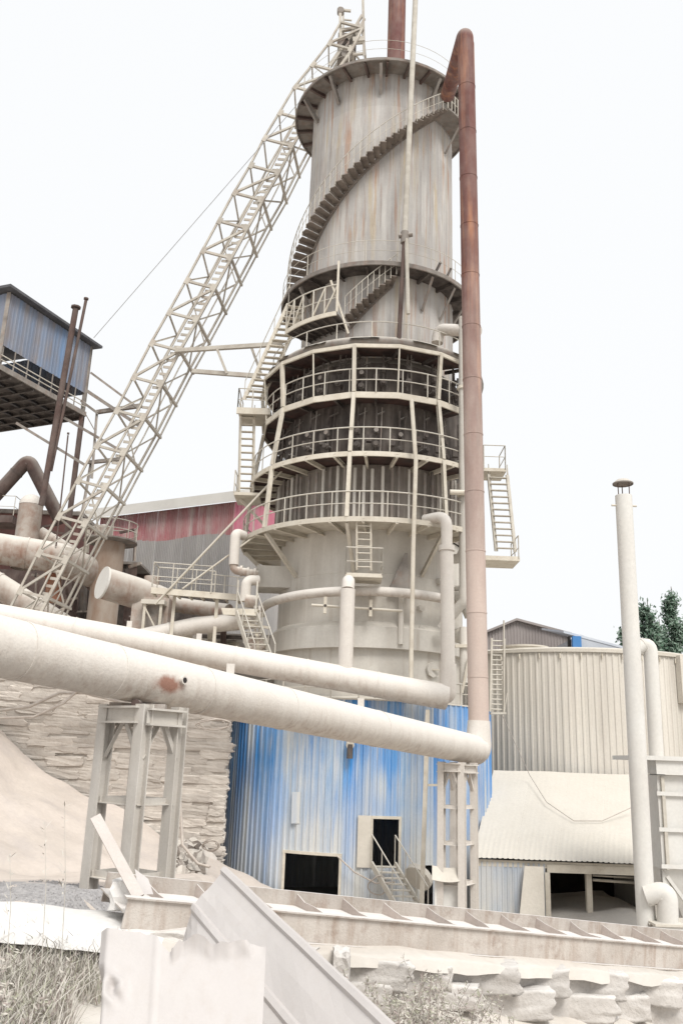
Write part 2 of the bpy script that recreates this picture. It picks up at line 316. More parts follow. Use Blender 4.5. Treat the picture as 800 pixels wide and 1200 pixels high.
def stone_mesh(m, seed, nx=3, amp=0.1, sm=False, wear=(1, 1, .97, .93)):
    """one rough block about 1 x 1 x 1 (unit), corners worn"""
    b = MB(); n = nx; idx = {}
    def key(i, j, k):
        if (i, j, k) not in idx:
            p = V((i / n - .5, j / n - .5, k / n - .5)); q = p.copy()
            c = sum(abs(abs(t) - .5) < 1e-6 for t in p)
            q *= wear[c]
            q += V((nz(p * 8, 1, seed * 2.1), nz(p * 8, 1, seed * 4.3 + 10), nz(p * 8, 1, seed * 6.7 + 20))) * amp * .5
            q += V((nz(p * 19, 1, seed), nz(p * 19, 1, seed + 7), nz(p * 19, 1, seed + 3))) * amp * (.3 if n > 6 else 0)
            q += V((nz(p * 3, 1, seed * 9.1), nz(p * 3, 1, seed * 5.3 + 40), nz(p * 3, 1, seed * 3.7 + 80))) * amp
            idx[(i, j, k)] = len(b.v); b.v.append(q)
        return idx[(i, j, k)]
    for a in range(n):
        for c in range(n):
            for fx in (0, n):
                q = [key(fx, a, c), key(fx, a + 1, c), key(fx, a + 1, c + 1), key(fx, a, c + 1)]; b.face(q if fx else q[::-1])
                q = [key(a, fx, c), key(a, fx, c + 1), key(a + 1, fx, c + 1), key(a + 1, fx, c)]; b.face(q if fx else q[::-1])
                q = [key(a, c, fx), key(a + 1, c, fx), key(a + 1, c + 1, fx), key(a, c + 1, fx)]; b.face(q if fx else q[::-1])
    b.sm = [sm] * len(b.f)
    return b.mesh('stone_block', m)

# railing helpers -----------------------------------------------------------
def arc_rail(parent, Rr, z, a0, a1, posts, h=1.05, r=0.028, m=None, mids=(0.55,), z1=None, post_w=0.05, n=None):
    m = m or M['rail']; n = n or max(6, int(abs(a1 - a0) / 5))
    for k, hh in enumerate((h,) + tuple(mids)):
        pts = [P(a0 + (a1 - a0) * i / n, Rr, z + hh + ((z1 - z) * i / n if z1 is not None else 0)) for i in range(n + 1)]
        MB().tube(pts, r if k == 0 else r * .8, 6).build('top_rail' if k == 0 else 'mid_rail', m, parent)
    for i in range(posts):
        t = i / max(1, posts - 1); p = P(a0 + (a1 - a0) * t, Rr, z + ((z1 - z) * t if z1 is not None else 0))
        bar('railing_post', p, p + V((0, 0, h)), post_w, m, parent, 'rod')
def line_rail(parent, pts, h=1.0, r=0.05, m=None, posts=3, mids=(0.5,), up=V((0, 0, 1))):
    m = m or M['rail']
    for a, b in zip(pts[:-1], pts[1:]):
        a, b = V(a), V(b)
        bar('top_rail', a + up * h, b + up * h, r, m, parent, 'rod')
        for q in mids: bar('mid_rail', a + up * q, b + up * q, r * .8, m, parent, 'rod')
        for i in range(posts):
            p = a.lerp(b, i / (posts - 1)); bar('railing_post', p, p + up * h, r * 1.1, m, parent, 'rod')
def stair(parent, top, bot, wv, n, m, rail=True, sw=0.06, sh=0.2, td=0.24, both=True, rh=0.95):
    """straight flight: stringers, treads, handrails; wv = width vector"""
    top, bot, wv = V(top), V(bot), V(wv)
    for k in (0, 1): bar('stringer', bot + wv * k, top + wv * k, sw, m, parent, 'box', sh)
    run = (top - bot); fl = V((run.x, run.y, 0)); fl = fl - wv * (fl.dot(wv) / wv.length_squared)
    if fl.length < .05: fl = wv.cross(V((0, 0, 1)))
    fl.normalize()
    for i in range(n):
        c = bot.lerp(top, (i + .5) / n)
        bar('tread', c + wv * .03, c + wv * .97, td, m, parent, 'box', 0.035, V((0, 0, 1)))
    if rail:
        for k in ((0, 1) if both else (0,)):
            a, b = bot + wv * k, top + wv * k
            bar('handrail', a + V((0, 0, rh)), b + V((0, 0, rh)), 0.045, M['rail'], parent, 'rod')
            for i in range(4):
                p = a.lerp(b, i / 3); bar('baluster', p, p + V((0, 0, rh)), 0.04, M['rail'], parent, 'rod')
def ladder(parent, top, bot, wv, n, m, r=0.05):
    top, bot, wv = V(top), V(bot), V(wv)
    for k in (0, 1): bar('ladder_rail', bot + wv * k, top + wv * k, r * 1.3, m, parent, 'box')
    for i in range(n):
        c = bot.lerp(top, (i + .5) / n); bar('rung', c, c + wv, r, m, parent, 'rod')
def proj(p):
    d = V(p) - CAM; k = d.dot(_fw); return 400 + FPX * d.dot(_rt) / k, 600 - FPX * d.dot(_up) / k
def on_line(a, b, px):
    lo, hi = 0.0, 1.0
    for _ in range(40):
        t = (lo + hi) / 2
        if proj(a.lerp(b, t))[0] < px: lo = t
        else: hi = t
    return a.lerp(b, t)

# ================================================================== GROUND
g = MB().box((-600, -300, -0.6), (600, 900, 0.0)); o = g.build('ground', M['ground']); tag(o, kind='structure')
gA, gB = at(150, 1052, 8.3), at(800, 1110, 12.0)        # ends of the girder lying on the wall
def gline(x): return max(0.0, (x - gA.x) / (gB.x - gA.x))
def wallY(x): return gA.y - .14 + (gB.y - gA.y) * gline(x) - (.1 * (x - gA.x) if x < gA.x else 0)
def walltop(x): return gA.z - .30 + (gB.z - gA.z) * gline(x) - (.03 * (x - gA.x) if x < gA.x else 0)
def bankz(x, y): return (3.84 if x < -1.7 else max(3.84 - .5 * (x + 1.7), 3.27 - .175 * (x - .3))) + 0.06 * nz((x, y, 0), .9) + (.22 + .12 * nz((x * 1.3, 2, 0))) * math.exp(-max(0, wallY(x) - y) / .28) - .5 * max(0, min(1, (5.5 - y) / 3))
b = MB(); b.grid(lambda u, v: (lambda x, y: (x, y, bankz(x, y)))(-30 + 60 * u, -12 + (wallY(-30 + 60 * u) + 12.3 if -30 + 60 * u < 14 else 27.6) * v), 120, 60)
o = b.build('bank_ground', M['dust']); tag(o, kind='structure')
b = MB()
def terr(u, v):
    x = -70 + 66 * u; y = 33.9 + 60 * v; return (x, y, 8.2 + 0.25 * nz((x, y, 0), .5) + (.3 * v))
b.grid(terr, 50, 40); o = b.build('terrace_ground', M['dust']); tag(o, kind='structure')

# lime heap against the terrace wall, left
def heapz(x, y):
    d = 33.0 - y
    z = 7.5 - 1.05 * (x + 13.3) - 0.085 * d if x > -13.3 else 7.5 - .085 * d
    z = max(z, 4.5 - .42 * (x + 9.8) - .16 * d)
    z += 0.22 * nz((x, y, 1), .55) + .10 * nz((x, y, 4), 1.6) + .12 * nz((x * .9 + y * .25, 0, 2), 1.3) + .03 * nz((x, y, 4), 5)
    low = 3.85 - .1 * (y - 11) + 0.22 * nz((x, y, 8), .5) + .08 * nz((x, y, 3), 1.7)
    return max(z, low - (max(0, x + 3.6) * 1.1), -.2)
b = MB(); b.grid(lambda u, v: (lambda x, y: (x, y, heapz(x, y)))(-30 + 30 * u, 10.3 + 22.9 * v), 100, 70)
o = b.build('lime_heap', M['pile']); tag(o, 'smooth pinkish heap of lime dust banked against the terrace wall', 'heap')

# ================================================================== TERRACE WALL (left, layered stone)
t = thing('terrace_wall', 'rough layered stone terrace wall left of the blue kiln base', 'wall', (-10, 33.5, 0))
WXE = at(262, 930, 33.4).x
slab('wall_core', (-30, 33.55, 0), (WXE, 34.4, 8.3), M['stone'], t)
stones = [stone_mesh(M['stone'], k, 5, 0.12, False) for k in range(9)]
zc = 0.1; k = 0
for row in range(40):
    h = random.uniform(0.20, 0.27); x = -13.8 + random.uniform(0, 1.0)
    while x < WXE - .25:
        wd = min(random.uniform(0.7, 1.9), WXE - x + .05)
        p = V((x + wd / 2, 33.55 + random.uniform(-.06, .05), zc + h / 2))
        if zc > heapz(p.x, 32.9) - .6:
            Mx = Matrix.Translation(p) @ Matrix.Rotation(random.uniform(-.05, .05), 4, 'Y') @ Matrix.Diagonal((wd * 1.16, random.uniform(.16, .30), h * random.uniform(1.2, 1.5), 1))
            link('stone', random.choice(stones), t, Mx); k += 1
        x += wd
    zc += h * .95
    if zc > 8.25: break

# ================================================================== KILN
Z2, Z3, Z4, Z5, Z6, ZT = 26.72, 22.34, 20.27, 17.5, 14.73, 37.79
kiln = thing('lime_kiln', 'tall cylindrical lime kiln tower, grey shell above a sooty burner zone', 'kiln', (KX, KY, 0))
zc = 22.6; nC = 8; hC = (37.83 - zc) / nC
for i in range(nC):
    R0 = 3.66 - 0.007 * i
    MB().lathe([(R0, zc), (R0, zc + hC)], KX, KY, 96).build('shell_plate_course', M['shell'], kiln); zc += hC
M['soot_dusty'] = mat('dust_greyed_burner_shell', (0.24, 0.21, 0.185), (0.15, 0.125, 0.11), 1.0, 0.6, streaks=(((0.36, 0.33, 0.29), 0.8, 2.6, 0.46, 0.66),), dust=(DUST, 0.5, 0.15), bscale=12)
MB().lathe([(4.15, Z6), (4.15, Z5)], KX, KY, 96).build('burner_zone_shell', M['soot_dusty'], kiln)
MB().lathe([(4.15, Z5), (4.1, Z4), (4.0, 22.2), (3.66, 22.6)], KX, KY, 96).build('burner_zone_shell', M['soot'], kiln)
MB().lathe([(4.06, 7.6), (4.05, 9.95)], KX, KY, 96).build('lower_shell', M['shell_low'], kiln)
MB().lathe([(4.05, 9.92), (4.34, 9.92), (4.34, 10.75), (4.06, 11.0)], KX, KY, 96, smooth=False).build('shell_band', M['shell_low'], kiln)
MB().lathe([(4.06, 10.95), (4.06, 12.9), (4.045, 12.92), (4.06, 12.95), (4.06, Z6)], KX, KY, 96).build('lower_shell', M['shell_low'], kiln)
MB().lathe([(3.6, 37.7), (3.3, 37.95), (2.3, 38.25), (1.2, 38.6), (1.1, 38.9), (0.0, 38.95)], KX, KY, 64).build('kiln_cap', M['steel_grey'], kiln)
ch = at(464, 54, 37.4)
tch = MB().tube([V((ch.x, ch.y, 38.2)), V((ch.x, ch.y, 47.5))], .47, 24).build('top_chimney', M['rust'], kiln)
MB().tube([V((ch.x, ch.y, 38.7)), V((ch.x, ch.y, 38.85))], .62, 24).build('chimney_flange', M['rust_dark'], tch)
bar('chimney_stay', V((ch.x + .45, ch.y, 41)), V((ch.x + 1.5, ch.y - 1.2, 38.0)), .07, M['rust_dark'], tch, 'angle')
# rectangular duct box on the left of the lower shell, grey hood and other fittings
p0 = oncyl(303, 662, 5.0) if False else at(302, 664, 36.2); p1 = at(332, 690, 36.2)
MB().box((p0.x, 35.9, p1.z), (p1.x + .5, 37.4, p0.z)).build('side_duct_box', M['shell_low'], kiln)
hp = [at(455, 690, 33.6), at(481, 690, 33.6), at(479, 650, 33.6)]
a = at(456, 690, 33.55); bq = at(480, 690, 33.55); c = at(476, 648, 33.75)
MB().hexa([a, bq, bq + V((0, .5, .1)), a + V((0, .5, .1))], [c + V((-.06, 0, 0)), c + V((.06, 0, 0)), c + V((.06, .12, 0)), c + V((-.06, .12, 0))]).build('grey_hood', M['steel_grey'], kiln)
p = at(470, 690, 33.75); bar('hood_pipe', p, p - V((0, 0, 2.2)), .22, M['shell_low'], kiln, 'rod')
for px, py in ((491, 713), (491, 738), (513, 682)):
    p = oncyl(px, py, 4.06); d = (p - V((KX, KY, p.z))).normalized(); bar('inspection_port', p - d * .05, p + d * .22, .3, M['shell_low'], kiln, 'rod')
for px, py in ((436, 790), (505, 785)):
    p = oncyl(px, py, 4.06); d = (p - V((KX, KY, p.z))).normalized()
    bar('manhole_door', p - d * .05, p + d * .12, .62, M['shell_low'], kiln, 'rod'); bar('door_hinge', p + d * .15 + V((-.4, 0, 0)), p + d * .15 + V((.4, 0, 0)), .06, M['steel'], kiln)
pa, pb = at(365, 709, 33.2), at(471, 716, 33.2); bar('cross_pipe', pa, pb, .11, M['steel'], kiln, 'rod')
for px in (381, 434):
    p = on_line(pa, pb, px); bar('pipe_clip', p + V((0, -.09, 0)), p + V((0, .7, 0)), .12, M['soot_steel'], kiln, 'rod')
    bar('hanger', p + V((0, -.02, .35)), p + V((0, -.02, -.3)), .12, M['steel'], kiln)

# galleries ---------------------------------------------------------------
def gallery(name, label, z, rin, rout, nseg, a_off, deck_m, edge_m, joists, jlen, rail_arc=None, posts=24, edge_h=.16, rib_m=None, rail_m=None, mids=(.55,), rail_h=1.05, arc=None, rail_r=.028, post_w=.05):
    arc = arc or (a_off, a_off + 360)
    t = thing(name, label, 'platform', (KX, KY, z), 'ring platforms round the kiln')
    b = MB(); b.lathe([(rin, z), (rout - .03, z), (rout - .03, z + .05), (rin, z + .05), (rin, z)], KX, KY, nseg, arc[0], arc[1], smooth=False)
    b.build('deck_plate', deck_m, t)
    MB().arcbar(rout, z - edge_h + .06, .07, edge_h, arc[0], arc[1], nseg).build('edge_beam', edge_m, t)
    for i in range(joists):
        aa = a_off + 360 * (i + .5) / joists
        if not 150 < aa % 360 < min(390, arc[1] if arc[1] < 361 else 390): continue
        bar('joist', P(aa, rin - .05, z - .1), P(aa, rout - .02 + jlen, z - .1), .1, rib_m or edge_m, t, 'channel', .18)
    if rail_arc: arc_rail(t, rout - .05, z + .05, rail_arc[0], rail_arc[1], posts, rail_h, rail_r, m=rail_m, mids=mids, n=None, post_w=post_w)
    return t
# top platform
tp = gallery('top_platform', 'ring platform crowning the very top of the kiln', ZT, 3.5, 4.58, 60, 0, M['steel_grey'], M['steel_grey'], 26, -.05, (206, 366), 5, .14, M['rust_dark'], rail_m=M['rail'], rail_r=.011, post_w=.05)
for aa in (205, 232, 266, 306, 338):
    bar('bracket', P(aa, 4.4, ZT - .12), P(aa, 3.64, ZT - 1.25), .14, M['steel_grey'], tp, 'ibeam', .2)
# platform under the upper shell
g2 = gallery('middle_platform', 'dark ring platform half way up, below the spiral staircase', Z2, 3.66, 4.72, 60, 0, M['soot_steel'], M['steel_grey'], 20, -.1, (150, 390), 14, .2, M['soot_steel'], rail_m=M['rail'], rail_r=.014, post_w=.035)
for aa in (215, 300, 318, 335):
    bar('bracket', P(aa, 4.5, Z2 - .15), P(aa, 3.68, Z2 - 1.5), .13, M['steel_grey'], g2, 'angle')
for aa in (303, 312): bar('spare_bar', P(aa, 4.3, Z2 + .05), P(aa + 3, 4.5, Z2 + .75), .1, M['soot_steel'], g2)
# roof ring over the burner floors, polygonal, broken dusty plates on top
A0 = 258
rr = thing('burner_roof_ring', 'polygonal roof ring over the burner floors with broken dusty plates', 'platform', (KX, KY, Z3), 'ring platforms round the kiln')
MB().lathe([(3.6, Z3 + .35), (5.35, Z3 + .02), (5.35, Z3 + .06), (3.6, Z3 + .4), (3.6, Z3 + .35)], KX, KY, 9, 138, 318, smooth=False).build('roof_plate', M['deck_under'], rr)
MB().arcbar(5.44, Z3 - .08, .09, .16, 138, 318, 9).build('edge_beam', M['steel'], rr)
for i in range(-5, 4): bar('rafter', P(A0 + 20 * i, 4.0, Z3 + .12), P(A0 + 20 * i, 5.4, Z3 - .05), .1, M['soot_steel'], rr, 'angle', .14)
MB().tube([P(i * 6, 4.85, Z3 + .42) for i in range(60)], .24, 12, closed=True).build('ring_main', M['steel_grey'], rr)
for aa, wd in ((196, 12), (213, 9), (236, 13), (262, 14), (292, 13), (314, 9), (330, 10)):
    b = MB(); rg = random.Random(aa)
    def pl(u, v, aa=aa, wd=wd, rg=rg): return P(aa + wd * (u - .5), 4.45 + .75 * v, Z3 + .72 - .26 * v * v + .05 * nz((u * 3, v * 3, aa)))
    b.grid(pl, 6, 4, False); b.grid(lambda u, v, pl=pl: V(pl(u, v)) - V((0, 0, .05)), 6, 4, False)
    b.build('roof_sheet', M['roof_dust'] if aa != 262 else M['soot_steel'], rr)
arc_rail(rr, 5.0, Z3 + .3, 195, 318, 8, 1.0, .024, mids=())
# burner floors
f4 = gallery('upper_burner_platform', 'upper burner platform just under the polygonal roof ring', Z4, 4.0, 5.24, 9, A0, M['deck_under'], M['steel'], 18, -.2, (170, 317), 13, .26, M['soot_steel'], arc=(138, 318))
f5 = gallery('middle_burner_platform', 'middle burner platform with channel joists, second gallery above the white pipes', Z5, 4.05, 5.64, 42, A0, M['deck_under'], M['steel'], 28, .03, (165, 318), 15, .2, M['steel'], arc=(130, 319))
f6 = gallery('lower_burner_platform', 'widest dusty gallery with diagonal struts around the kiln waist', Z6, 4.0, 5.86, 42, A0, M['steel'], M['steel'], 28, .03, (165, 317), 15, .2, M['steel'], arc=(130, 318))
for i in range(-3, 2):
    aa = A0 + 40 * i
    bar('strut', P(aa, 5.72, Z6 - .15), P(aa, 4.08, Z6 - 1.75), .13, M['steel'], f6, 'channel', .16)
# posts through the three floors
cf = thing('burner_floor_frame', 'cream posts tying the burner floors of the kiln together', 'frame', (KX, KY, Z6))
for i in range(-6, 4):
    aa = A0 + 20 * i; main = i % 2 == 0
    for za, zb, ra, rb in ((Z6, Z5, 5.8, 5.6), (Z5, Z4, 5.6, 5.22), (Z4, Z3, 5.22, 5.4)):
        if not main and za != Z4: continue
        bar('post', P(aa, ra, za + .06), P(aa, rb, zb), .15 if main else .07, M['steel'], cf, 'channel' if main else 'rod', up=(math.cos(R_(aa)), math.sin(R_(aa)), 0))
# burner pipes and burners (parts of the kiln)
for i in range(40):
    aa = 176 + 188 * i / 39 + random.uniform(-1.2, 1.2)
    bar('burner_pipe', P(aa, 4.38, Z6 + .2), P(aa, 4.38, Z5 - random.uniform(.05, .3)), random.choice((.1, .14, .14)), random.choice((M['steel_grey'], M['soot_dusty'], M['shell_low'])), kiln, 'rod')
for lvl, (z0, h0) in enumerate(((Z5, 2.1), (Z4, 1.75))):
    for i in range(15):
        aa = 178 + 184 * i / 14 + lvl * 4 + random.uniform(-3, 3)
        p = P(aa, 4.42 + random.uniform(-.05, .15), z0 + .2 + random.uniform(0, .3)); d = V((math.cos(R_(aa)), math.sin(R_(aa)), 0)); tn = V((-d.y, d.x, 0))
        bar('gas_pipe', p, p + V((0, 0, h0)), .09, M['soot_steel'], kiln, 'rod')
        bn = bar('burner', p - d * .3 + V((0, 0, .35)), p + d * .3 + V((0, 0, .35)), .2, M['soot_steel'], kiln, 'rod')
        bar('burner_flange', p + d * .16 + V((0, 0, .35)), p + d * .22 + V((0, 0, .35)), .30, M['soot_steel'], bn, 'rod')
        bar('valve_body', p + d * .05 + V((0, 0, .85)), p + d * .05 + V((0, 0, 1.1)), .2, M['soot_steel'], kiln, 'rod')
        bar('valve_wheel', p + d * .2 + V((0, 0, .97)), p + d * .23 + V((0, 0, .97)), .2, random.choice((M['steel_grey'], M['soot_steel'], M['soot_steel'])), kiln, 'rod')
        bar('cable_drop', p + tn * .18 + V((0, 0, -.15)), p + tn * random.uniform(.1, .3) - d * .1 + V((0, 0, h0)), .05, random.choice((M['soot_steel'], M['steel_grey'])), kiln, 'rod')
        bar('control_box', p + tn * -.3 + V((0, 0, .5)), p + tn * -.3 + V((0, 0, .5 + random.uniform(.2, .5))), .22, M['soot_steel'], kiln, 'box')
        bar('elbow_pipe', p + V((0, 0, h0 - .4)), p + tn * .35 - d * .2 + V((0, 0, h0 - .15)), .09, M['soot_steel'], kiln, 'rod')

# bustle pipe and white risers ---------------------------------------------
zb_ = at(408, 691, 33.0).z
t = thing('bustle_pipe', 'white pipe wrapped round the kiln waist below the lowest gallery', 'pipe', (KX, KY, zb_))
MB().tube([P(192 + 166 * i / 40, 4.85, zb_ - .25 * abs((i - 20) / 20) ** 2) for i in range(41)], .19, 14).build('ring_tube', M['pipe'], t)
bL, bR = at(-40, 716, 30.2), at(523, 817, 32.0)
cb = on_line(bL, bR, 404)
ctop = at(408, 688, cb.y + .1)
t = thing('white_riser_pipe', 'white vertical pipe with pointed top rising from the sloping pipe to the bustle pipe', 'pipe', (cb.x, cb.y, cb.z))
MB().tube([cb, V((cb.x, cb.y, ctop.z - .1))], .27, 18).build('riser_tube', M['pipe'], t)
MB().tube(fillet([V((cb.x, cb.y, ctop.z - .1)), ctop + V((0, 0, .25)), V((ctop.x, 33.3, zb_ + .05))], .2, 4), .24, 14).build('riser_cap', M['pipe'], t)
t = thing('upper_white_pipe', 'thinner white dusty pipe sloping behind the big foreground pipe', 'pipe', (bL.x, bL.y, bL.z))
MB().tube([bL.lerp(bR, i / 12) for i in range(13)], .46, 24).build('pipe_run', M['pipe'], t)
for q in (.22, .40, .55, .70, .85):
    c = bL.lerp(bR, q); d = (bR - bL).normalized()
    MB().tube([c - d * .03, c + d * .03], .475, 24).build('weld_collar', M['pipe'], t)
for px in (150, 232):
    c = on_line(bL, bR, px); bar('lifting_lug', c + V((0, 0, .42)), c + V((0, 0, .68)), .18, M['pipe'], t, 'box', .05, (0, 1, 0))
et = at(525, 607, 32.3)
t = thing('tall_white_riser', 'tall white vertical pipe bent over at the lowest gallery, right of kiln centre', 'pipe', (bR.x, bR.y, bR.z))
MB().tube(fillet([bR - (bR - bL).normalized() * .4, bR + V((.05, 0, .02)), bR + V((.05, 0, 1.2))], .5), .30, 18).build('base_elbow', M['pipe'], t)
MB().tube([bR + V((.05, 0, 1.1)), V((bR.x + .02, 32.2, et.z - 1.3))], .26, 18).build('riser_tube', M['pipe'], t)
MB().tube([V((bR.x + .02, 32.2, et.z - 1.35)), V((bR.x + .02, 32.2, et.z - 1.15))], .31, 18).build('flange', M['pipe'], t)
MB().tube(fillet([V((bR.x + .02, 32.2, et.z - 1.2)), V((bR.x + .02, 32.2, et.z + .05)), V((bR.x - .75, 32.9, et.z + .05))], .45), .22, 16).build('top_elbow', M['pipe'], t)
# thin poles in front of the kiln
t = thing('drain_pole', 'thin cream standpipe in front of the burner galleries', 'pipe', at(481, 806, 31.9))
MB().tube([at(481, 806, 31.9), at(484, 640, 31.95), at(487, 540, 32.0), at(482, 469, 32.3)], .085, 10).build('pole_tube', M['steel'], t)
t = thing('vent_pole', 'long grey mast pipe leaning past the top platform edge', 'pipe', at(474, 275, 33.0))
bar('mast_tube', at(474, 275, 33.0), at(487, -12, 33.0), .25, M['rail'], t, 'rod')
bar('valve_collar', at(474, 285, 33.0), at(474, 272, 33.0), .36, M['steel_grey'], t, 'rod')
bar('valve_stub', at(467, 277, 33.0), at(483, 275, 33.0), .2, M['steel_grey'], t, 'rod')
bar('rusty_lower_tube', at(467, 400, 33.1), at(473.5, 282, 33.0), .2, M['rust_dark'], t, 'rod')
bar('hanging_tube', at(478, 368, 32.9), at(476, 280, 32.9), .17, M['rail'], t, 'rod')
# white elbow over the roof ring, right
t = thing('white_crossover_elbow', 'dust covered horizontal elbow pipe above the burner roof at right', 'pipe', at(520, 392, 34.2))
MB().tube(fillet([at(512, 402, 34.4), at(514, 386, 34.4), at(560, 388, 33.0)], .4), .26, 14).build('elbow_tube', M['pipe'], t)

# ------------------------------------------------------------------ spiral staircases
def spiral(label, a0, z0, a1, z1, n, ri, ro, m, rail_m, back_treads=False):
    t = thing('spiral_staircase', label, 'staircase', P(a0, (ri + ro) / 2, z0), 'spiral stairs on the kiln')
    ns = max(8, int(abs(a1 - a0) / 3))
    for Rr in (ri + .05,): MB().arcbar(Rr, z0 - .2, .05, .2, a0, a1, ns, z1=z1 - .2).build('stringer', m, t)
    for i in range(n):
        q = (i + .5) / n; aa = a0 + (a1 - a0) * q; z = z0 + (z1 - z0) * q; da = (a1 - a0) / n * .6
        b = MB(); b.hexa([P(aa - da, ri, z), P(aa + da, ri, z), P(aa + da, ro, z), P(aa - da, ro, z)][::-1], [P(aa - da, ri, z + .04), P(aa + da, ri, z + .04), P(aa + da, ro, z + .04), P(aa - da, ro, z + .04)][::-1])
        b.build('tread', m, t)
        ex = P(aa - da, ri, z + .0); eo = P(aa - da, ro, z + .0)
        MB().hexa([ex - V((0, 0, .13)), eo - V((0, 0, .13)), P(aa - da * .8, ro, z - .13), P(aa - da * .8, ri, z - .13)], [ex, eo, P(aa - da * .8, ro, z), P(aa - da * .8, ri, z)]).build('tread_nosing', m, t)
        if back_treads:
            s_ = 1 if a1 > a0 else -1
            e = aa + s_ * abs(da) * .8
            MB().hexa([P(e, ri, z), P(e, ro, z), P(e + .3, ro, z), P(e + .3, ri, z)], [P(e, ri, z + .2), P(e, ro, z + .2), P(e + .3, ro, z + .2), P(e + .3, ri, z + .2)]).build('riser', m, t)
    hz = 1.0
    MB().tube([P(a0 + (a1 - a0) * i / ns, ro, z0 + (z1 - z0) * i / ns + hz) for i in range(ns + 1)], .022, 6).build('handrail', rail_m, t)
    MB().tube([P(a0 + (a1 - a0) * i / ns, ro, z0 + (z1 - z0) * i / ns + hz * .5) for i in range(ns + 1)], .012, 6).build('mid_rail', rail_m, t)
    for i in range(0, n + 1):
        q = i / n; p = P(a0 + (a1 - a0) * q, ro, z0 + (z1 - z0) * q); bar('baluster', p, p + V((0, 0, hz)), .035, rail_m, t, 'rod')
    return t
spA0, spZ0 = 178, at(345, 330, 38).z - .4
pE = oncyl(523, 126, 4.45)
sp = spiral('long spiral staircase winding round the upper kiln shell', 176, Z2 + .1, ang(pE), pE.z - .1, 36, 3.68, 4.5, M['soot_brown'], M['rail'])
# landing at its top, behind the brown pipe
aE = ang(pE)
t = thing('upper_landing', 'small landing at the top of the spiral stairs behind the brown pipe', 'landing', P(aE + 12, 4.1, pE.z), 'stair landings on the kiln')
MB().arcbar(4.6, pE.z - .2, .95, .1, aE, aE + 30, 8).build('landing_plate', M['steel_grey'], t)
arc_rail(t, 4.55, pE.z - .1, aE, aE + 30, 10, 1.0, .024)
bar('bracket', P(aE + 14, 4.5, pE.z - .2), P(aE + 14, 3.66, pE.z - 1.6), .12, M['steel_grey'], t, 'angle')
# short flight below the middle platform
p0, p1 = oncyl(404, 372, 4.45), oncyl(464, 322, 4.45)
sp2 = spiral('short curved flight of stairs below the middle platform', ang(p0), p0.z, ang(p1), p1.z, 9, 3.7, 4.5, M['soot_brown'], M['rail'])
# boxed landing hung left under the middle platform
zl = p0.z
t = thing('hung_landing', 'boxed landing with cross braced railing hung under the middle platform', 'landing', P(235, 4.6, zl), 'stair landings on the kiln')
aL0, aL1 = ang(p0) - 37, ang(p0) - 2
MB().arcbar(5.0, zl - .12, 1.33, .1, aL0, aL1, 8).build('landing_plate', M['soot_steel'], t)
for i in range(7):
    aa = aL0 + (aL1 - aL0) * (i + .5) / 7; bar('joist', P(aa, 3.7, zl - .2), P(aa, 4.95, zl - .2), .06, M['soot_steel'], t, 'angle', .12)
MB().arcbar(5.05, zl - .16, .06, .2, aL0, aL1, 8).build('edge_beam', M['steel'], t)
arc_rail(t, 5.0, zl, aL0, aL1, 6, 1.35, .03, mids=(.7,), post_w=.07)
for i in (0, 1, 3, 4):
    aa, ab = aL0 + (aL1 - aL0) * i / 5, aL0 + (aL1 - aL0) * (i + 1) / 5
    bar('cross_brace', P(aa, 5.0, zl + .05), P(ab, 5.0, zl + 1.3), .06, M['steel'], t, 'angle')
bar('end_post', P(aL1, 5.0, zl), P(aL1, 5.0, Z2), .1, M['steel'], t, 'angle')
bar('end_strut', P(aL1 - 4, 5.0, zl + 1.6), P(aL1 + 5, 4.6, zl - .9), .09, M['steel'], t, 'angle')

# ------------------------------------------------------------------ straight stairs, left flank
t = thing('steep_side_stair', 'steep straight stair on the left flank beside the burner roof ring', 'staircase', at(290, 470, 37.4), 'straight stairs on the kiln')
stair(t, at(338, 356, 36.0), at(286, 468, 37.0), V((.78, .1, 0)), 17, M['steel'], both=False)
t = thing('side_landing', 'landing on the left flank at upper burner platform level', 'landing', at(290, 480, 37), 'stair landings on the kiln')
q = at(279, 482, 36.6)
slab('landing_plate', (q.x, 36.4, q.z - .06), (q.x + 1.5, 38.2, q.z + .06), M['steel'], t)
slab('edge_beam', (q.x - .03, 36.3, q.z - .22), (q.x + 1.5, 36.4, q.z + .08), M['steel'], t)
line_rail(t, [V((q.x, 38.2, q.z)), V((q.x, 36.4, q.z)), V((q.x + 1.3, 36.4, q.z))], 1.05)
t = thing('flank_ladder_stair', 'near vertical ladder stair on the left flank between two landings', 'staircase', at(285, 575, 36.5), 'straight stairs on the kiln')
stair(t, at(282, 486, 37.0), at(280, 576, 36.6), V((.62, 0, 0)), 11, M['steel'], both=True, rh=.5, td=.2)
t = thing('low_side_landing', 'small landing on the left flank at middle burner platform level', 'landing', at(285, 578, 36.6), 'stair landings on the kiln')
q = at(275, 580, 36.3)
slab('landing_plate', (q.x, 36.0, q.z - .08), (q.x + 1.1, 37.6, q.z + .05), M['steel'], t)
line_rail(t, [V((q.x, 37.6, q.z)), V((q.x, 36.0, q.z))], 1.05)
bar('knee_brace', V((q.x + .2, 36.6, q.z - .1)), V((q.x + 1.5, 37, q.z - 1.3)), .1, M['steel'], t, 'angle')
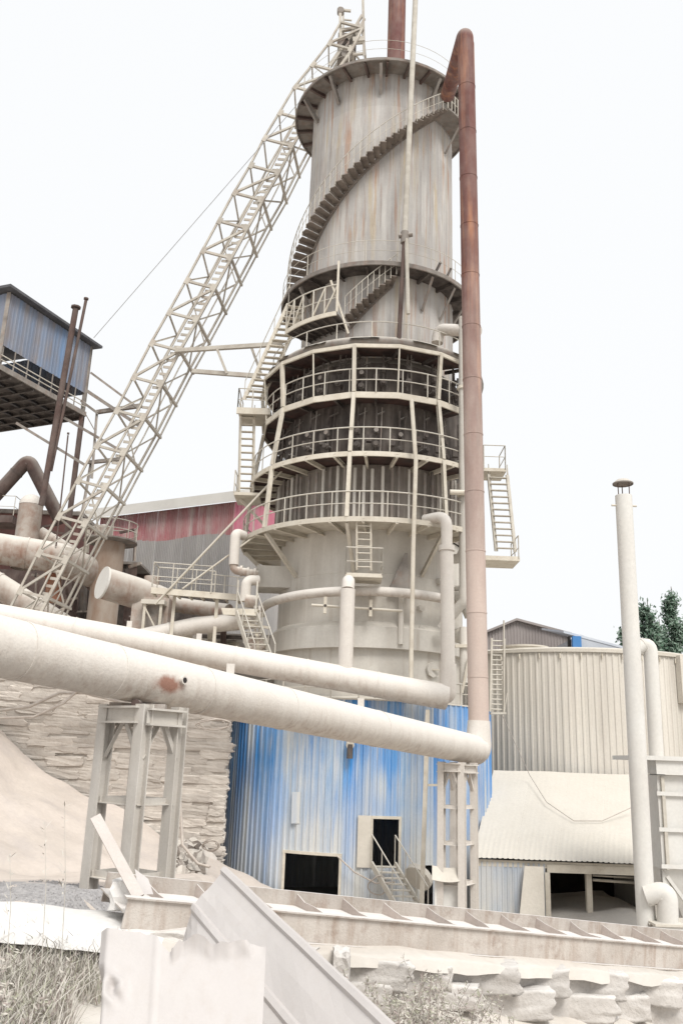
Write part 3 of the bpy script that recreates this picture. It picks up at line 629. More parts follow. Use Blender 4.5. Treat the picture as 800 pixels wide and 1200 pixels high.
# right flank
t = thing('right_landing', 'small railed landing sticking out right of the brown pipe', 'landing', at(580, 548, 37.5), 'stair landings on the kiln')
q = at(573, 552, 37.5)
slab('landing_plate', (q.x - .6, 37.2, q.z - .1), (q.x + .72, 38.6, q.z + .05), M['steel'], t)
line_rail(t, [V((q.x - .3, 37.2, q.z)), V((q.x + .68, 37.2, q.z)), V((q.x + .68, 38.6, q.z))], 1.15, mids=(.6,), posts=2)
t = thing('right_stair', 'straight stair with white treads hanging right of the kiln', 'staircase', at(590, 645, 37.5), 'straight stairs on the kiln')
stair(t, at(572, 556, 37.3), at(581, 646, 37.6), V((.85, 0, 0)), 12, M['rail'], both=True, rh=.5, td=.2)
t = thing('right_low_landing', 'lower landing right of the kiln at the foot of the white stair', 'landing', at(590, 652, 37.5), 'stair landings on the kiln')
q = at(575, 656, 37.4)
slab('landing_plate', (q.x - .6, 37.0, q.z - .1), (q.x + 1.2, 38.6, q.z + .1), M['steel'], t)
line_rail(t, [V((q.x + 1.15, 37.0, q.z)), V((q.x + 1.15, 38.6, q.z))], 1.05)
bar('bearer', V((q.x - .4, 37.1, q.z - .2)), V((q.x - .4, 37.1, q.z - .65)), .1, M['steel'], t, 'angle')
# waist ladder and cage under the lowest gallery
t = thing('waist_ladder', 'short ladder hanging under the lowest gallery into a small cage', 'ladder', at(428, 668, 32.6))
ladder(t, at(418, 612, 32.4), at(418, 668, 32.6), V((.55, 0, 0)), 7, M['steel'])
t = thing('ladder_cage', 'small railed cage platform below the short waist ladder', 'platform', at(428, 674, 32.6))
q = at(405, 673, 32.4)
slab('cage_floor', (q.x, 32.3, q.z - .1), (q.x + 1.4, 33.6, q.z + .05), M['steel'], t)
line_rail(t, [V((q.x, 33.6, q.z)), V((q.x, 32.3, q.z)), V((q.x + 1.4, 32.3, q.z)), V((q.x + 1.4, 33.6, q.z))], 1.05, posts=2)

# ------------------------------------------------------------------ brown downcomer, grey duct
dT, dB = at(545.5, 52, 29.3), at(561, 872, 29.5)
t = thing('brown_downcomer', 'tall rusty brown pipe running down the right side of the kiln', 'pipe', dB)
NS = 13
for i in range(NS):
    a, bq = dB.lerp(dT, i / NS), dB.lerp(dT, (i + 1) / NS)
    sec = MB().tube([a, bq], .345, 24, caps=False).build('pipe_section', M['rust'], t)
    if i: MB().tube([a - V((0, 0, .025)), a + V((0, 0, .025))], .358, 24).build('weld_ring', M['rust'], sec)
top2 = V((P(330, 3.0, 0).x, P(330, 3.0, 0).y, dT.z - 1.0))
e = at(524, 112, 33.9)
MB().tube(fillet([dT - V((0, 0, .3)), dT + V((-.02, .0, .55)), e], .45, 8), .335, 20).build('top_elbow', M['rust'], t)
gx = at(542, 372, 33.4); gb = at(543, 690, 33.4)
t = thing('grey_side_duct', 'slim grey vertical duct hidden behind the brown pipe', 'pipe', gb)
bar('duct_tube', gb, gx, .36, M['shell_low'], t, 'rod')
for py in (455, 580): 
    c = at(542, py, 33.4); bar('flange', c - V((0, 0, .06)), c + V((0, 0, .06)), .5, M['steel'], t, 'rod')
c = at(541, 578, 33.1); bar('valve', c + V((-.5, -.1, 0)), c + V((.2, -.1, 0)), .22, M['steel'], t, 'rod')
MB().tube(fillet([gb, gb - V((0, 0, .5)), gb + V((-.8, .6, -1.5))], .3), .2, 12).build('foot_elbow', M['shell_low'], t)
# side valves, lower right flank
t = thing('side_blower_pipes', 'pale valves and short elbows crowded behind the brown pipe at waist height', 'pipe', at(545, 800, 34.5))
for k, (x0, y0, x1, y1, r) in enumerate(((530, 655, 548, 632, .2), (533, 700, 552, 722, .28), (536, 745, 552, 765, .3), (535, 690, 550, 668, .14))):
    MB().tube(fillet([at(x0, y0, 34.6), at((x0 + x1) / 2, y0, 34.0), at(x1, y1, 34.0)], .3), r, 12).build('elbow_tube', M['shell_low'], t)
bar('stub_tube', at(543, 735, 33.8), at(543, 800, 33.8), .35, M['shell_low'], t, 'rod')
bar('cross_beam', at(533, 757, 33.6), at(552, 757, 33.6), .12, M['steel'], t)
bar('slant_brace', at(541, 812, 33.5), at(549, 770, 33.5), .09, M['steel'], t)
# ================================================================== BLUE CLAD BASE
BX, BR, BZ = 1.14, 5.45, 7.85
base = thing('blue_kiln_base', 'round blue corrugated cladding enclosing the foot of the kiln', 'building', (BX, KY, 0))
def arc_panel(a0, a1, z0, z1, Rr, m, parent, name='cladding_panel', ribs=3, rh=.045, cx=BX, cy=KY, rows=3):
    b = MB(); us = []
    for i in range(ribs):
        for u, o_ in ((0, 0), (.55, 0), (.66, rh), (.9, rh)): us.append(((i + u) / ribs, o_))
    us.append((1.0, 0)); k = 0; c0 = random.uniform(-.012, .012); sd_ = random.uniform(0, 99)
    for j in range(rows + 1):
        z = z0 + (z1 - z0) * j / rows
        for u, o_ in us:
            b.v.append(P(a0 + (a1 - a0) * u, Rr + o_ + c0 + .012 * nz((u * 2, j * 1.3, sd_)), z, cx, cy))
    m_ = len(us)
    for j in range(rows):
        for i in range(m_ - 1): q = j * m_ + i; b.face((q, q + 1, q + m_ + 1, q + m_))
    return b.build(name, m, parent)
def ab(px, py): return ang(oncyl(px, py, BR, BX), BX)
d1a, d1b, d1t = ab(332, 1030), ab(398, 1030), oncyl(365, 1000, BR, BX).z
d2a, d2b = ab(435, 985), ab(468, 985); d2t, d2z = oncyl(450, 958, BR, BX).z, oncyl(450, 1017, BR, BX).z
d3a, d3b = ab(497, 1040), ab(507, 1040); d3t = oncyl(502, 1014, BR, BX).z
cuts = [d1a, d1b, d2a, d2b, d3a, d3b]
edges = [d1a - 8.6 * i for i in range(13, -1, -1)] + [d1b, (d1b + d2a) / 2, d2a, d2b, (d2b + d3a) / 2, d3a, d3b]
e = d3b
while e < d1a - 8.6 * 13 + 360 - 9: e += 9.0; edges.append(e)
edges.append(d1a - 8.6 * 13 + 360)
for a, b_ in zip(edges[:-1], edges[1:]):
    mid = (a + b_) / 2; nr = max(1, round((b_ - a) / 2.9)); z0 = 0.0
    if d1a < mid < d1b: z0 = d1t
    if d3a < mid < d3b: z0 = d3t
    if d2a < mid < d2b:
        z0 = d2t; arc_panel(a, b_, 0, d2z, BR, M['blue'], base, ribs=nr)
    pxm = proj(P(mid, BR, 3.5, BX))[0]
    arc_panel(a, b_, z0, BZ, BR, M['blue_dusty'] if 343 < pxm < 402 or 466 < pxm < 512 else M['blue'], base, ribs=nr)
MB().lathe([(4.02, 8.0), (BR + .05, BZ - .02), (BR + .05, BZ + .03), (4.02, 8.06)], BX, KY, 64).build('base_roof', M['roof_dust'], base)
for (aa, ab_, zt, zb2, nm) in ((d1a, d1b, d1t, 0, 'door_frame'), (d2a, d2b, d2t, d2z, 'door_frame')):
    MB().arcbar(BR + .07, zt - .05, .12, .1, aa - .5, ab_ + .5, 4, BX, KY).build(nm, M['steel'], base)
    for q in (aa, ab_): bar(nm, P(q, BR + .02, zb2, BX), P(q, BR + .02, zt, BX), .09, M['steel'], base)
MB().arcbar(BR + .09, d2z, .05, d2t - d2z + .05, d2a - 5.2, d2a - .4, 3, BX, KY).build('door_leaf', M['roof_dust'], base)
bar('patch_sheet', oncyl(346, 965, BR + .08, BX), oncyl(347, 928, BR + .08, BX), .3, M['blue_pale'], base, 'box', .03, (0, 1, 0))
# low railing standing on the base roof
t = thing('base_roof_railing', 'low pale railing along the rim of the blue base', 'railing', (KX, 33.2, BZ))
arc_rail(t, 5.2, BZ + .05, 205, 335, 12, .75, .022, mids=(.4,))
# light brackets and a spout on the cladding
t = thing('cladding_spout', 'small funnel spout poking out of the blue cladding under the big pipe', 'spout', oncyl(410, 878, BR, BX))
p = oncyl(410, 874, BR, BX); bar('spout_pipe', p + V((0, .2, .2)), p + V((0, -.3, 0)), .3, M['steel'], t, 'rod'); bar('spout_tip', p + V((0, -.25, .05)), p + V((0, -.25, -.45)), .22, M['soot_steel'], t, 'rod')
# stair to the small door
t = thing('door_stair', 'white steel stair leading up to the small dark door in the blue base', 'staircase', at(470, 1075, 30.2))
sT, sB = at(435, 1012, 32.3), at(472, 1076, 30.6)
stair(t, sT, sB, V((.82, .1, 0)), 9, M['rail'], both=True, rh=.95, td=.26)
# door-side pole
t = thing('cladding_ladder_pole', 'slim white pole standing against the blue cladding', 'pole', at(496, 1070, 31.0))
bar('pole_tube', at(493, 1085, 31.0), at(501, 832, 31.6), .13, M['steel'], t, 'box')
bar('pole_arm', at(499, 920, 31.5), at(514, 920, 31.3), .08, M['steel'], t)
# dust hood sheet and disc by the door
t = thing('dusty_drum_lid', 'round dusty lid leaning between the stair and the trestle', 'lid', at(490, 1038, 30.6))
c = at(489, 1030, 32.35); MB().tube([c, c + V((.1, .12, .12))], .5, 24).build('lid_disc', M['roof_dust'], t)

# ================================================================== BIG FOREGROUND PIPE
aL_, aR_ = at(-60, 744.5, 12.9), at(557, 879, 29.5)
t = thing('big_white_pipe', 'thick white lime dusted pipe crossing the whole left half in front of the kiln', 'pipe', aL_)
nS = 6; cut_px = (0, 95, 200, 300, 400, 500)
pts_ = [aL_] + [on_line(aL_, aR_, q) for q in (22, 128, 232, 330, 440)] + [aR_]
stc = on_line(aL_, aR_, 192); stq = (CAM - stc).normalized(); axp = (aR_ - aL_).normalized(); stq = (stq - axp * stq.dot(axp)).normalized(); stq = (stq + V((0, 0, .22))).normalized()
M['pipe_stain'] = mat('rust_stained_pipe', stain=(tuple(stc + stq * .44 - axp * .34 - V((0, 0, .12))), (.36, .56, .20), (0.27, 0.125, 0.085)), **PIPE)
for i in range(6):
    n_ = 8; MB().tube([pts_[i].lerp(pts_[i + 1], j / n_) for j in range(n_ + 1)], .475, 32, caps=i == 0).build('pipe_section', M['pipe_stain'] if i == 2 else M['pipe'], t)
    if i:
        d = (aR_ - aL_).normalized(); MB().tube([pts_[i] - d * .025, pts_[i] + d * .025], .487, 32).build('weld_collar', M['pipe'], t)
MB().tube(fillet([aR_ - (aR_ - aL_).normalized() * .6, V((dB.x - .02, dB.y, aR_.z - .02)), V((dB.x, dB.y, dB.z + .75))], .4, 8), [.478, .475, .47, .465, .46, .45, .44, .43, .42, .41, .372], 28).build('joining_elbow', M['pipe'], t)
for px in (268, 422):
    c = on_line(aL_, aR_, px); bar('lifting_lug', c + V((0, 0, .45)), c + V((0, 0, .68)), .17, M['pipe'], t, 'box', .04, (0, 1, 0))
stub = bar('drain_stub', stc + stq * .4, stc + stq * .54, .17, M['pipe'], t, 'rod')
bar('drain_hole_shade', stc + stq * .5, stc + stq * .546, .11, M['dark'], stub, 'rod')  # solid dark disc; the hole's inner shade is put into its colour
def trestle(label, near, left, right, ztop, zbot, levels, m, loc, lw=.2, cap=True):
    t = thing('pipe_trestle', label, 'trestle', loc, 'pipe trestles')
    back = left + right - near; cs = [near, left, back, right]
    dn = (right - near).normalized()
    for c in cs: bar('leg', V((c.x, c.y, zbot)), V((c.x, c.y, ztop)), lw, m, t, 'ibeam', lw, (right - near))
    for z in levels:
        for i in range(4):
            a, b2 = cs[i], cs[(i + 1) % 4]; bar('cross_bar', V((a.x, a.y, z)), V((b2.x, b2.y, z)), lw * .45, m, t, 'angle', lw * .5)
    for i in range(4):
        a, b2 = V((cs[i].x, cs[i].y, ztop)), V((cs[(i + 1) % 4].x, cs[(i + 1) % 4].y, ztop)); out = (V((a.x + b2.x, a.y + b2.y, 0)) / 2 - V((near + back).xy.to_3d()) / 2).normalized()
        bar('top_beam', a + out * (lw * .55) - V((0, 0, lw * .8 + .03 * (i % 2))), b2 + out * (lw * .55) - V((0, 0, lw * .8 + .03 * (i % 2))), lw * .6, m, t, 'channel', lw * 1.3)
        mid = (a + b2) / 2 - V((0, 0, lw * 1.4))
        for e2 in (a, b2): bar('knee_brace', mid.lerp(e2, .12), V((e2.x, e2.y, ztop - .95)).lerp(mid, .06), lw * .35, m, t, 'angle')
    return t
pc = on_line(aL_, aR_, 165); Yc = pc.y
ztp = pc.z - .52
n_, l_, r_ = at(163, 900, Yc - .62), at(119, 900, Yc - .05), at(205, 900, Yc + .05)
t1 = trestle('tall pale steel trestle under the big white pipe at left', n_, l_, r_, ztp, .4, (at(163, 938, Yc).z, at(163, 1025, Yc).z), M['trestle_grey'], V((pc.x, Yc, .4)), .23)
bar('saddle', pc - V((.5, 0, .56)), pc + V((.5, .1, -.56)), .35, M['girder'], t1, 'box', .16)
bar('saddle_roller', pc + V((.05, -.45, -.5)), pc + V((.05, .35, -.5)), .16, M['rust_dark'], t1, 'rod')
pc2 = on_line(aL_, aR_, 533)
n2, l2, r2 = at(541, 950, pc2.y - .55), at(517, 950, pc2.y - .25), at(555, 950, pc2.y + .35)
t2 = trestle('narrow white trestle under the pipe end in front of the blue base', n2, l2, r2, pc2.z - .5, 0, [at(541, q, 29).z for q in (944, 985, 1030)], M['pipe'], V((pc2.x, pc2.y, 0)), .2)
q0 = at(509, 1032, 27.9); q1 = at(542, 1080, 27.9)
MB().box((q0.x, 27.85, 0), (q1.x, 27.93, q0.z)).build('cover_plate', M['stack'], t2)
bar('cover_side', V((q1.x + .02, 27.9, 0)), V((q1.x + .02, 27.9, q0.z)), .1, M['rail'], t2)
t = thing('sagging_plate', 'curled dusty sheet draped across the narrow white trestle', 'sheet', at(525, 1022, 28.6))
def sg(u, v):
    p = at(506 + 38 * u, 1014 + 17 * v + 3 * math.sin(u * math.pi), 27.8 - .25 * v); return p + V((0, .05 * math.sin(u * 6), 0))
MB().grid(sg, 10, 5).grid(lambda u, v: V(sg(1 - u, v)) + V((0, .03, -.01)), 10, 5).build('plate_sheet', M['roof_dust'], t)

# ================================================================== SKIP HOIST INCLINE
nodesA = [(-42, 817), (-20, 775), (1, 734), (23, 692), (45, 648), (68, 605), (91, 563), (113, 522), (136, 481), (156, 442), (177, 402), (197.5, 366), (218, 329), (237, 294), (256, 259), (274, 226), (293, 194), (309, 162.5), (327, 132.5), (345, 102), (365.6, 76), (385, 51), (399, 26)]
TY, TW = 39.4, 2.5
t = thing('skip_hoist_incline', 'long cream lattice incline climbing from lower left to the kiln top', 'hoist', at(-20, 775, TY))
nA = [at(x, y, TY) for x, y in nodesA]
nC = []
for i, (x, y) in enumerate(nodesA):
    s_ = 1.0 if i < 17 else max(.75, 1 - .05 * (i - 17)); nC.append(at(x + 34 * s_, y + 9 * s_, TY))
nB = [p + V((0, TW, 0)) for p in nA]; nD = [p + V((0, TW, 0)) for p in nC]
LAST = len(nA) - 1
for nm, arr, wd in (('chord', nA, .10), ('chord', nB, .09), ('chord', nC, .13), ('chord', nD, .10)):
    for i in range(LAST): bar(nm, arr[i], arr[i + 1], wd, M['truss'], t, 'angle', wd)
for i in range(LAST): 
    dd = (nD[i] - nB[i]).normalized() * .24; bar('guide_rail', nD[i] + dd, nD[i + 1] + dd, .08, M['truss'], t, 'box')
    dd2 = (nB[i] - nD[i]) * .36; 
    if i < 19: bar('inner_rail', nD[i] + dd2, nD[i + 1] + dd2, .06, M['truss'], t, 'box')
for i in range(len(nA)):
    bar('cross_member', nA[i], nC[i], .12, M['truss'], t, 'angle'); bar('cross_member', nC[i], nD[i] + (nD[i] - nB[i]).normalized() * .3, .13, M['truss'], t, 'angle')
    bar('cross_member', nA[i], nB[i], .08, M['truss'], t, 'angle')
    if i < LAST:
        a, b2 = (nA[i], nC[i + 1]) if i % 2 else (nC[i], nA[i + 1]); 
        bar('diagonal', nA[i], nC[i + 1], .11, M['truss'], t, 'angle') if i % 2 else bar('diagonal', nB[i + 1], nA[i], .08, M['truss'], t, 'angle')
        a, b2 = (nC[i], nD[i + 1]) if i % 2 else (nD[i], nC[i + 1]); bar('diagonal', a, b2, .08, M['truss'], t, 'angle')
        a, b2 = (nB[i], nD[i + 1]) if i % 2 == 0 else (nD[i], nB[i + 1]); bar('diagonal', a, b2, .07, M['truss'], t, 'angle')
for i in range(2, LAST):
    for arr, sd3 in ((nA, nC), (nC, nA)):
        dch = (arr[i + 1] - arr[i]).normalized(); inn = (sd3[i] - arr[i]).normalized(); c = arr[i] + inn * .08 - V((0, .06, 0))
        bar('gusset_plate', c - dch * .2, c + dch * .2, .03, M['truss'], t, 'box', .26, inn)
# walkway steps along the near lower chord
nE = [c.lerp(a, .32) for a, c in zip(nA, nC)]
for i in range(18):
    bar('walkway_rail', nE[i], nE[i + 1], .07, M['truss'], t, 'box')
    for j in range(5):
        q = (j + .5) / 5; a = nC[i].lerp(nC[i + 1], q); b2 = nE[i].lerp(nE[i + 1], q)
        bar('walkway_step', a, b2 + V((.06, .1, -.04)), .05, M['truss'], t, 'box', .13, (0, 0, 1))
# head frame on top
t = thing('hoist_head_frame', 'head frame with sheave wheels above the top platform', 'frame', at(410, 66, 38.2))
def hb(x0, y0, x1, y1, wd=.12, Y0=39.6, Y1=39.6, nm='frame_bar'): bar(nm, at(x0, y0, Y0), at(x1, y1, Y1), wd, M['truss'], t, 'angle')
hb(398.5, 9, 399, 62, .16); hb(402, 12, 402.5, 60, .12, 41.6, 41.6); hb(425, -4, 426.5, 66, .14); hb(415, 30, 416, 70, .12, 41.6, 41.6)
hb(398, 36, 426, 32, .16); hb(413, 48, 427, 47, .3); hb(399, 60, 424, 18, .13); hb(404, 62, 427, 22, .13, 41.6, 41.6); hb(402, 12, 411, 13); hb(403, 23, 412, 24, .07)
hb(386, 78, 415, 36, .2); hb(391, 80, 420, 40, .12, 41.6, 41.6)
hb(416, 33, 418, 45); hb(420, 26, 421, 45); hb(413, 64, 425, 63); hb(399, 34, 402, 36, .12, 39.6, 41.6)
for x, y, r in ((399, 11, .2), (402, 49, .35), (406, 62, .3)):
    c = at(x, y, 39.5); MB().tube([c, c + V((0, .3, 0))], r, 18).build('sheave_wheel', M['steel_grey'], t)
c = at(406, 55, 40.4); MB().box((c.x - .5, 39.9, c.z - .9), (c.x + .55, 41.0, c.z + .5)).build('skip_bucket', M['steel_grey'], t)
# brace from the incline to the kiln
t = thing('incline_brace', 'horizontal lattice brace tying the incline to the left flank of the kiln', 'brace', at(225, 420, 37.3))
bar('upper_beam', at(206, 411, 39.2), at(332, 403, 37.4), .17, M['truss'], t, 'channel', .2)
bar('lower_beam', at(226, 435, 39.2), at(306, 441, 37.6), .17, M['truss'], t, 'channel', .2)
for x0, x1 in ((257, 266), (298, 306)): bar('lattice_bar', at(x0 - 3, 408, 38.3), at(x1, 438, 38.3), .12, M['truss'], t, 'angle')

# ================================================================== ELEVATED BLUE HOUSE (upper left)
Ny = 43.0; N = at(12, 343, Ny)
def same_z(x, y, z): return onz(x, y, z)
F = same_z(108, 407, N.z)
uu = V((F.x - N.x, F.y - N.y, 0)); LEN = uu.length; uu.normalize(); vv = V((-uu.y, uu.x, 0))
if vv.x > 0: vv = -vv
zwb = at(9, 404, Ny).z; zfl = at(6, 428, Ny).z
house = thing('elevated_blue_house', 'blue corrugated machine house on tall legs at the upper left', 'building', V((N.x, N.y, zfl)))
def flat_panel(a, b2, z0, z1, m, parent, name='cladding_panel', ribs=3, rh=.03, outw=None, z1b=None):
    a, b2 = V(a), V(b2); d = b2 - a; o_ = outw.normalized(); B = MB(); us = []
    for i in range(ribs):
        for u, k in ((0, 0), (.5, 0), (.62, rh), (.88, rh)): us.append(((i + u) / ribs, k))
    us.append((1, 0)); j0 = random.uniform(-.008, .008)
    for z, zz in ((z0, z0), (z1, z1b if z1b is not None else z1)):
        for u, k in us: p = a + d * u + o_ * (k + j0); B.v.append(V((p.x, p.y, z + (zz - z) * u)))
    n = len(us)
    for i in range(n - 1): B.face((i, i + 1, n + i + 1, n + i))
    return B.build(name, m, parent)
DEP = 9.0; NP = 9
for i in range(NP):
    flat_panel(N + uu * (LEN * i / NP), N + uu * (LEN * (i + 1) / NP), zwb, N.z, M['house_blue'], house, outw=-vv)
for i in range(5):
    flat_panel(N + vv * (DEP * i / 5), N + vv * (DEP * (i + 1) / 5), zwb, N.z, M['house_blue'], house, outw=-uu)
    flat_panel(N + uu * LEN + vv * (DEP * i / 5), N + uu * LEN + vv * (DEP * (i + 1) / 5), zwb, N.z, M['house_blue'], house, outw=uu)
def hq(u, v, z): p = N + uu * u + vv * v; return V((p.x, p.y, z))
ov = .45
rz = N.z + .06
MB().hexa([hq(-ov, -ov, rz), hq(LEN + ov, -ov, rz), hq(LEN + ov, DEP + ov, rz + .5), hq(-ov, DEP + ov, rz + .5)], [hq(-ov, -ov, rz + .16), hq(LEN + ov, -ov, rz + .16), hq(LEN + ov, DEP + ov, rz + .66), hq(-ov, DEP + ov, rz + .66)]).build('roof', M['roof_dark'], house)
MB().hexa([hq(0, 0, zfl - .25), hq(LEN, 0, zfl - .25), hq(LEN, DEP, zfl - .25), hq(0, DEP, zfl - .25)], [hq(0, 0, zfl), hq(LEN, 0, zfl), hq(LEN, DEP, zfl), hq(0, DEP, zfl)]).build('floor_slab', M['soot_steel'], house); fsl = bpy.data.objects['floor_slab']
for k in range(6): bar('cross_joist', hq(0, 1.2 + 1.4 * k, zfl - .33), hq(LEN, 1.2 + 1.4 * k, zfl - .33), .14, M['under'], fsl, 'ibeam', .16)
for k in range(9):
    u = LEN * k / 8; bar('floor_joist', hq(u, -.06, zfl - .36), hq(u, DEP, zfl - .36), .12, M['soot_steel'], fsl, 'channel', .2)
bar('edge_beam', hq(-.1, -.08, zfl - .1), hq(LEN + .1, -.08, zfl - .1), .1, M['steel_grey'], house, 'channel', .3)
for z, wd in ((zfl + .35, .05), (zfl + .62, .05)): bar('rail', hq(0, -.06, z), hq(LEN, -.06, z), wd, M['rail'], house)
for k in range(8): bar('rail_post', hq(LEN * k / 7, -.05, zfl), hq(LEN * k / 7, -.05, zwb), .06, M['steel_grey'], fsl)
for k, (u, v, h0) in enumerate(((1.0, 2.2, 0), (2.1, 1.6, .1))): MB().hexa([hq(u, v, zfl), hq(u + .8, v, zfl), hq(u + .8, v + .8, zfl), hq(u, v + .8, zfl)], [hq(u, v, zfl + .8), hq(u + .8, v, zfl + .8), hq(u + .8, v + .8, zfl + .8), hq(u, v + .8, zfl + .8)]).build('machine_box', M['rust_dark'], house)
for u, v in ((.05, .05), (LEN - .05, .05), (LEN - .05, DEP - .1), (.05, DEP - .1)):
    bar('corner_post', hq(u, v, zfl - .2), hq(u, v, N.z), .22, M['steel_grey'], house, 'ibeam'); bar('leg', hq(u, v, 6.0), hq(u, v, zfl - .2), .26, M['rust_dark'], house, 'ibeam')
MB().hexa([hq(0, DEP - .1, zfl), hq(LEN * .42, DEP - .1, zfl), hq(LEN * .42, DEP, zfl), hq(0, DEP, zfl)], [hq(0, DEP - .1, N.z), hq(LEN * .42, DEP - .1, N.z), hq(LEN * .42, DEP, N.z), hq(0, DEP, N.z)]).build('back_wall', M['dark'], house)  # interior shade of the house is put into the back walls' colour
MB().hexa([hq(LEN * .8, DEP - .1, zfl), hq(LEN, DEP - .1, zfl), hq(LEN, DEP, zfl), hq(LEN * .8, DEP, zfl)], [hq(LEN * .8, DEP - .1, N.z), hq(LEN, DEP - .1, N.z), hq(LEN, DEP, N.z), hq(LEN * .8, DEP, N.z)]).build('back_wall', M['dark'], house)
# ties between the house and the incline
t = thing('house_tie_frame', 'grey tie beams between the blue house and the lattice incline', 'frame', at(115, 480, 38))
for x0, y0, x1, y1, wd in ((107, 437, 165, 480, .12), (102, 458, 165, 500, .18), (96, 470, 115, 484, .14), (76, 490, 150, 533, .14), (20, 496, 100, 545, .14), (114, 483, 168, 475, .2), (104, 542, 142, 538, .18), (114, 483, 108, 560, .14), (107, 542, 95, 610, .14), (98, 480, 112, 505, .06)):
    bar('tie_beam', at(x0, y0, 44.0), at(x1, y1, 43.0), wd, M['steel_grey'], t, 'angle')
for k, (x0, y0, x1, y1, wd, lab) in enumerate(((89, 362, 49, 592, .34, 'thick sooty flue pipe with a small cap, leaning past the blue house'), (101, 352, 60, 552, .17, 'thin sooty flue pipe beside the thicker capped one'), (80, 510, 66, 640, .08, 'slim dark rod below the blue house'))):
    Y0_, Y1_ = (42.4, 43.2)
    t = thing('flue_pipe', lab, 'pipe', at(x1, y1, Y1_), 'flue pipes by the blue house')
    bar('flue_tube', at(x1, y1, Y1_), at(x0, y0, Y0_), wd, M['rust_dark'], t, 'rod')
    c = at(x0, y0, Y0_); bar('flue_cap', c + V((0, 0, .05)), c + V((0, 0, .14)), wd * 1.6, M['rust_dark'], t, 'rod')

# ================================================================== LEFT YARD PLANT
def pipe_thing(name, label, pts, r, m, bend=.6, extra=None, cat='pipe', group=None):
    t = thing(name, label, cat, V(pts[-1]), group)
    MB().tube(fillet(pts, bend) if len(pts) > 2 else pts, r, 20).build('pipe_run', m, t)
    L_ = (V(pts[1]) - V(pts[0])); d = L_.normalized()
    for q in (.3, .7):
        c = V(pts[0]) + L_ * q; MB().tube([c - d * .04, c + d * .04], r * 1.05, 20).build('flange', m, t)
    return t
M['pipe_dusty'] = mat('pinkish_dusty_duct', (0.45, 0.405, 0.36), (0.32, 0.265, 0.225), 1.0, dust=((0.62, 0.585, 0.53), 0.85, 0.15), streaks=(((0.22, 0.13, 0.09), 0.8, 4.0, 0.48, 0.64),), blotch=((0.24, 0.13, 0.09), 0.7, 1.6, 0.48, 0.7), bump=.2)
pipe_thing('horizontal_duct', 'fat dusty duct entering from the left edge behind the incline', [at(-60, 634, 42.6), at(70, 654, 44.0), at(110, 672, 46)], .80, M['pipe_dusty'], .8)
t = thing('domed_cylinder', 'upright dusty cylinder with a domed top at far left', 'tank', at(36, 660, 44.6))
c = at(36, 600, 44.6); r0 = .62; zt_ = at(36, 592, 44.6).z; zb2 = at(36, 645, 44.6).z
MB().lathe([(r0, zb2 - 1), (r0, zt_)], c.x, 44.6, 28).build('cylinder_body', M['pipe_dusty'], t)
MB().lathe([(r0 * 1.02, zt_ - .02)] + [(r0 * 1.02 * math.cos(a * math.pi / 16), zt_ + r0 * .95 * math.sin(a * math.pi / 16)) for a in range(1, 8)] + [(0.001, zt_ + r0 * .96)], c.x, 44.6, 28, sharp=False).build('dome_cap', M['pipe'], t)
pipe_thing('bent_dark_flue', 'dark flue bent like a roof ridge above the domed cylinder', [at(-15, 592, 45.5), at(34, 538, 45.5), at(72, 612, 45.8)], .37, M['rust_dark'], .3)
pipe_thing('inclined_duct', 'dusty duct sloping down to the right behind the lattice incline', [at(46, 625, 45), at(95, 655, 45.5)], .40, M['pipe_dusty'])
pipe_thing('floor_duct', 'brownish duct lying at the far left just above the white pipes', [at(-40, 662, 42.6), at(80, 738, 43.2)], .62, M['pipe_dusty'])
pipe_thing('rusty_stub_pipe', 'rust red upright stub pipe behind the incline foot', [at(62, 662, 45.2), at(64, 705, 45.2)], .40, mat('orange_rust', (0.36, 0.14, 0.08), (0.45, 0.28, 0.2), 1.5))
# gallery tank
t = thing('gallery_tank', 'rusty upright tank with a round railed gallery', 'tank', at(128, 760, 46))
c = at(128, 650, 46); zg = at(128, 636, 46).z
MB().lathe([(.8, 6.5), (.8, zg)], c.x, 46, 28).build('tank_body', mat('rust_streaked_tank', (0.30, 0.19, 0.13), (0.42, 0.35, 0.29), 1.2, .3, dust=(DUST, .7, .2)), t)
MB().lathe([(.6, zg - .06), (1.45, zg), (1.45, zg + .08), (.6, zg + .08)], c.x, 46, 36, smooth=False).build('gallery_deck', M['steel_grey'], t)
def ring_rail(cx, cy, z, r, posts, par, h=1.0):
    for hh, rr_ in ((h, .03), (h * .5, .024)):
        MB().tube([V((cx + r * math.cos(2 * math.pi * i / 32), cy + r * math.sin(2 * math.pi * i / 32), z + hh)) for i in range(32)], rr_, 6, closed=True).build('top_rail' if hh == h else 'mid_rail', M['rail'], par)
    for i in range(posts):
        a = 2 * math.pi * i / posts; p = V((cx + r * math.cos(a), cy + r * math.sin(a), z)); bar('railing_post', p, p + V((0, 0, h)), .05, M['rail'], par, 'rod')
ring_rail(c.x, 46, zg + .05, 1.4, 10, t)
MB().lathe([(.5, zg + .1), (.5, zg + .9), (.001, zg + 1.1)], c.x - .5, 46.2, 20).build('tank_neck', M['pipe_dusty'], t)
# left edge railing platform
t = thing('railed_ledge', 'dark ledge with thin pale railing at the far left', 'platform', at(10, 610, 46))
q = at(-20, 606, 46); slab('ledge_deck', (q.x, 45.4, q.z - .4), (q.x + 1.9, 47, q.z), M['rust_dark'], t)
line_rail(t, [V((q.x, 45.4, q.z)), V((q.x + 1.9, 45.4, q.z)), V((q.x + 1.9, 47, q.z))], 1.1, .04)
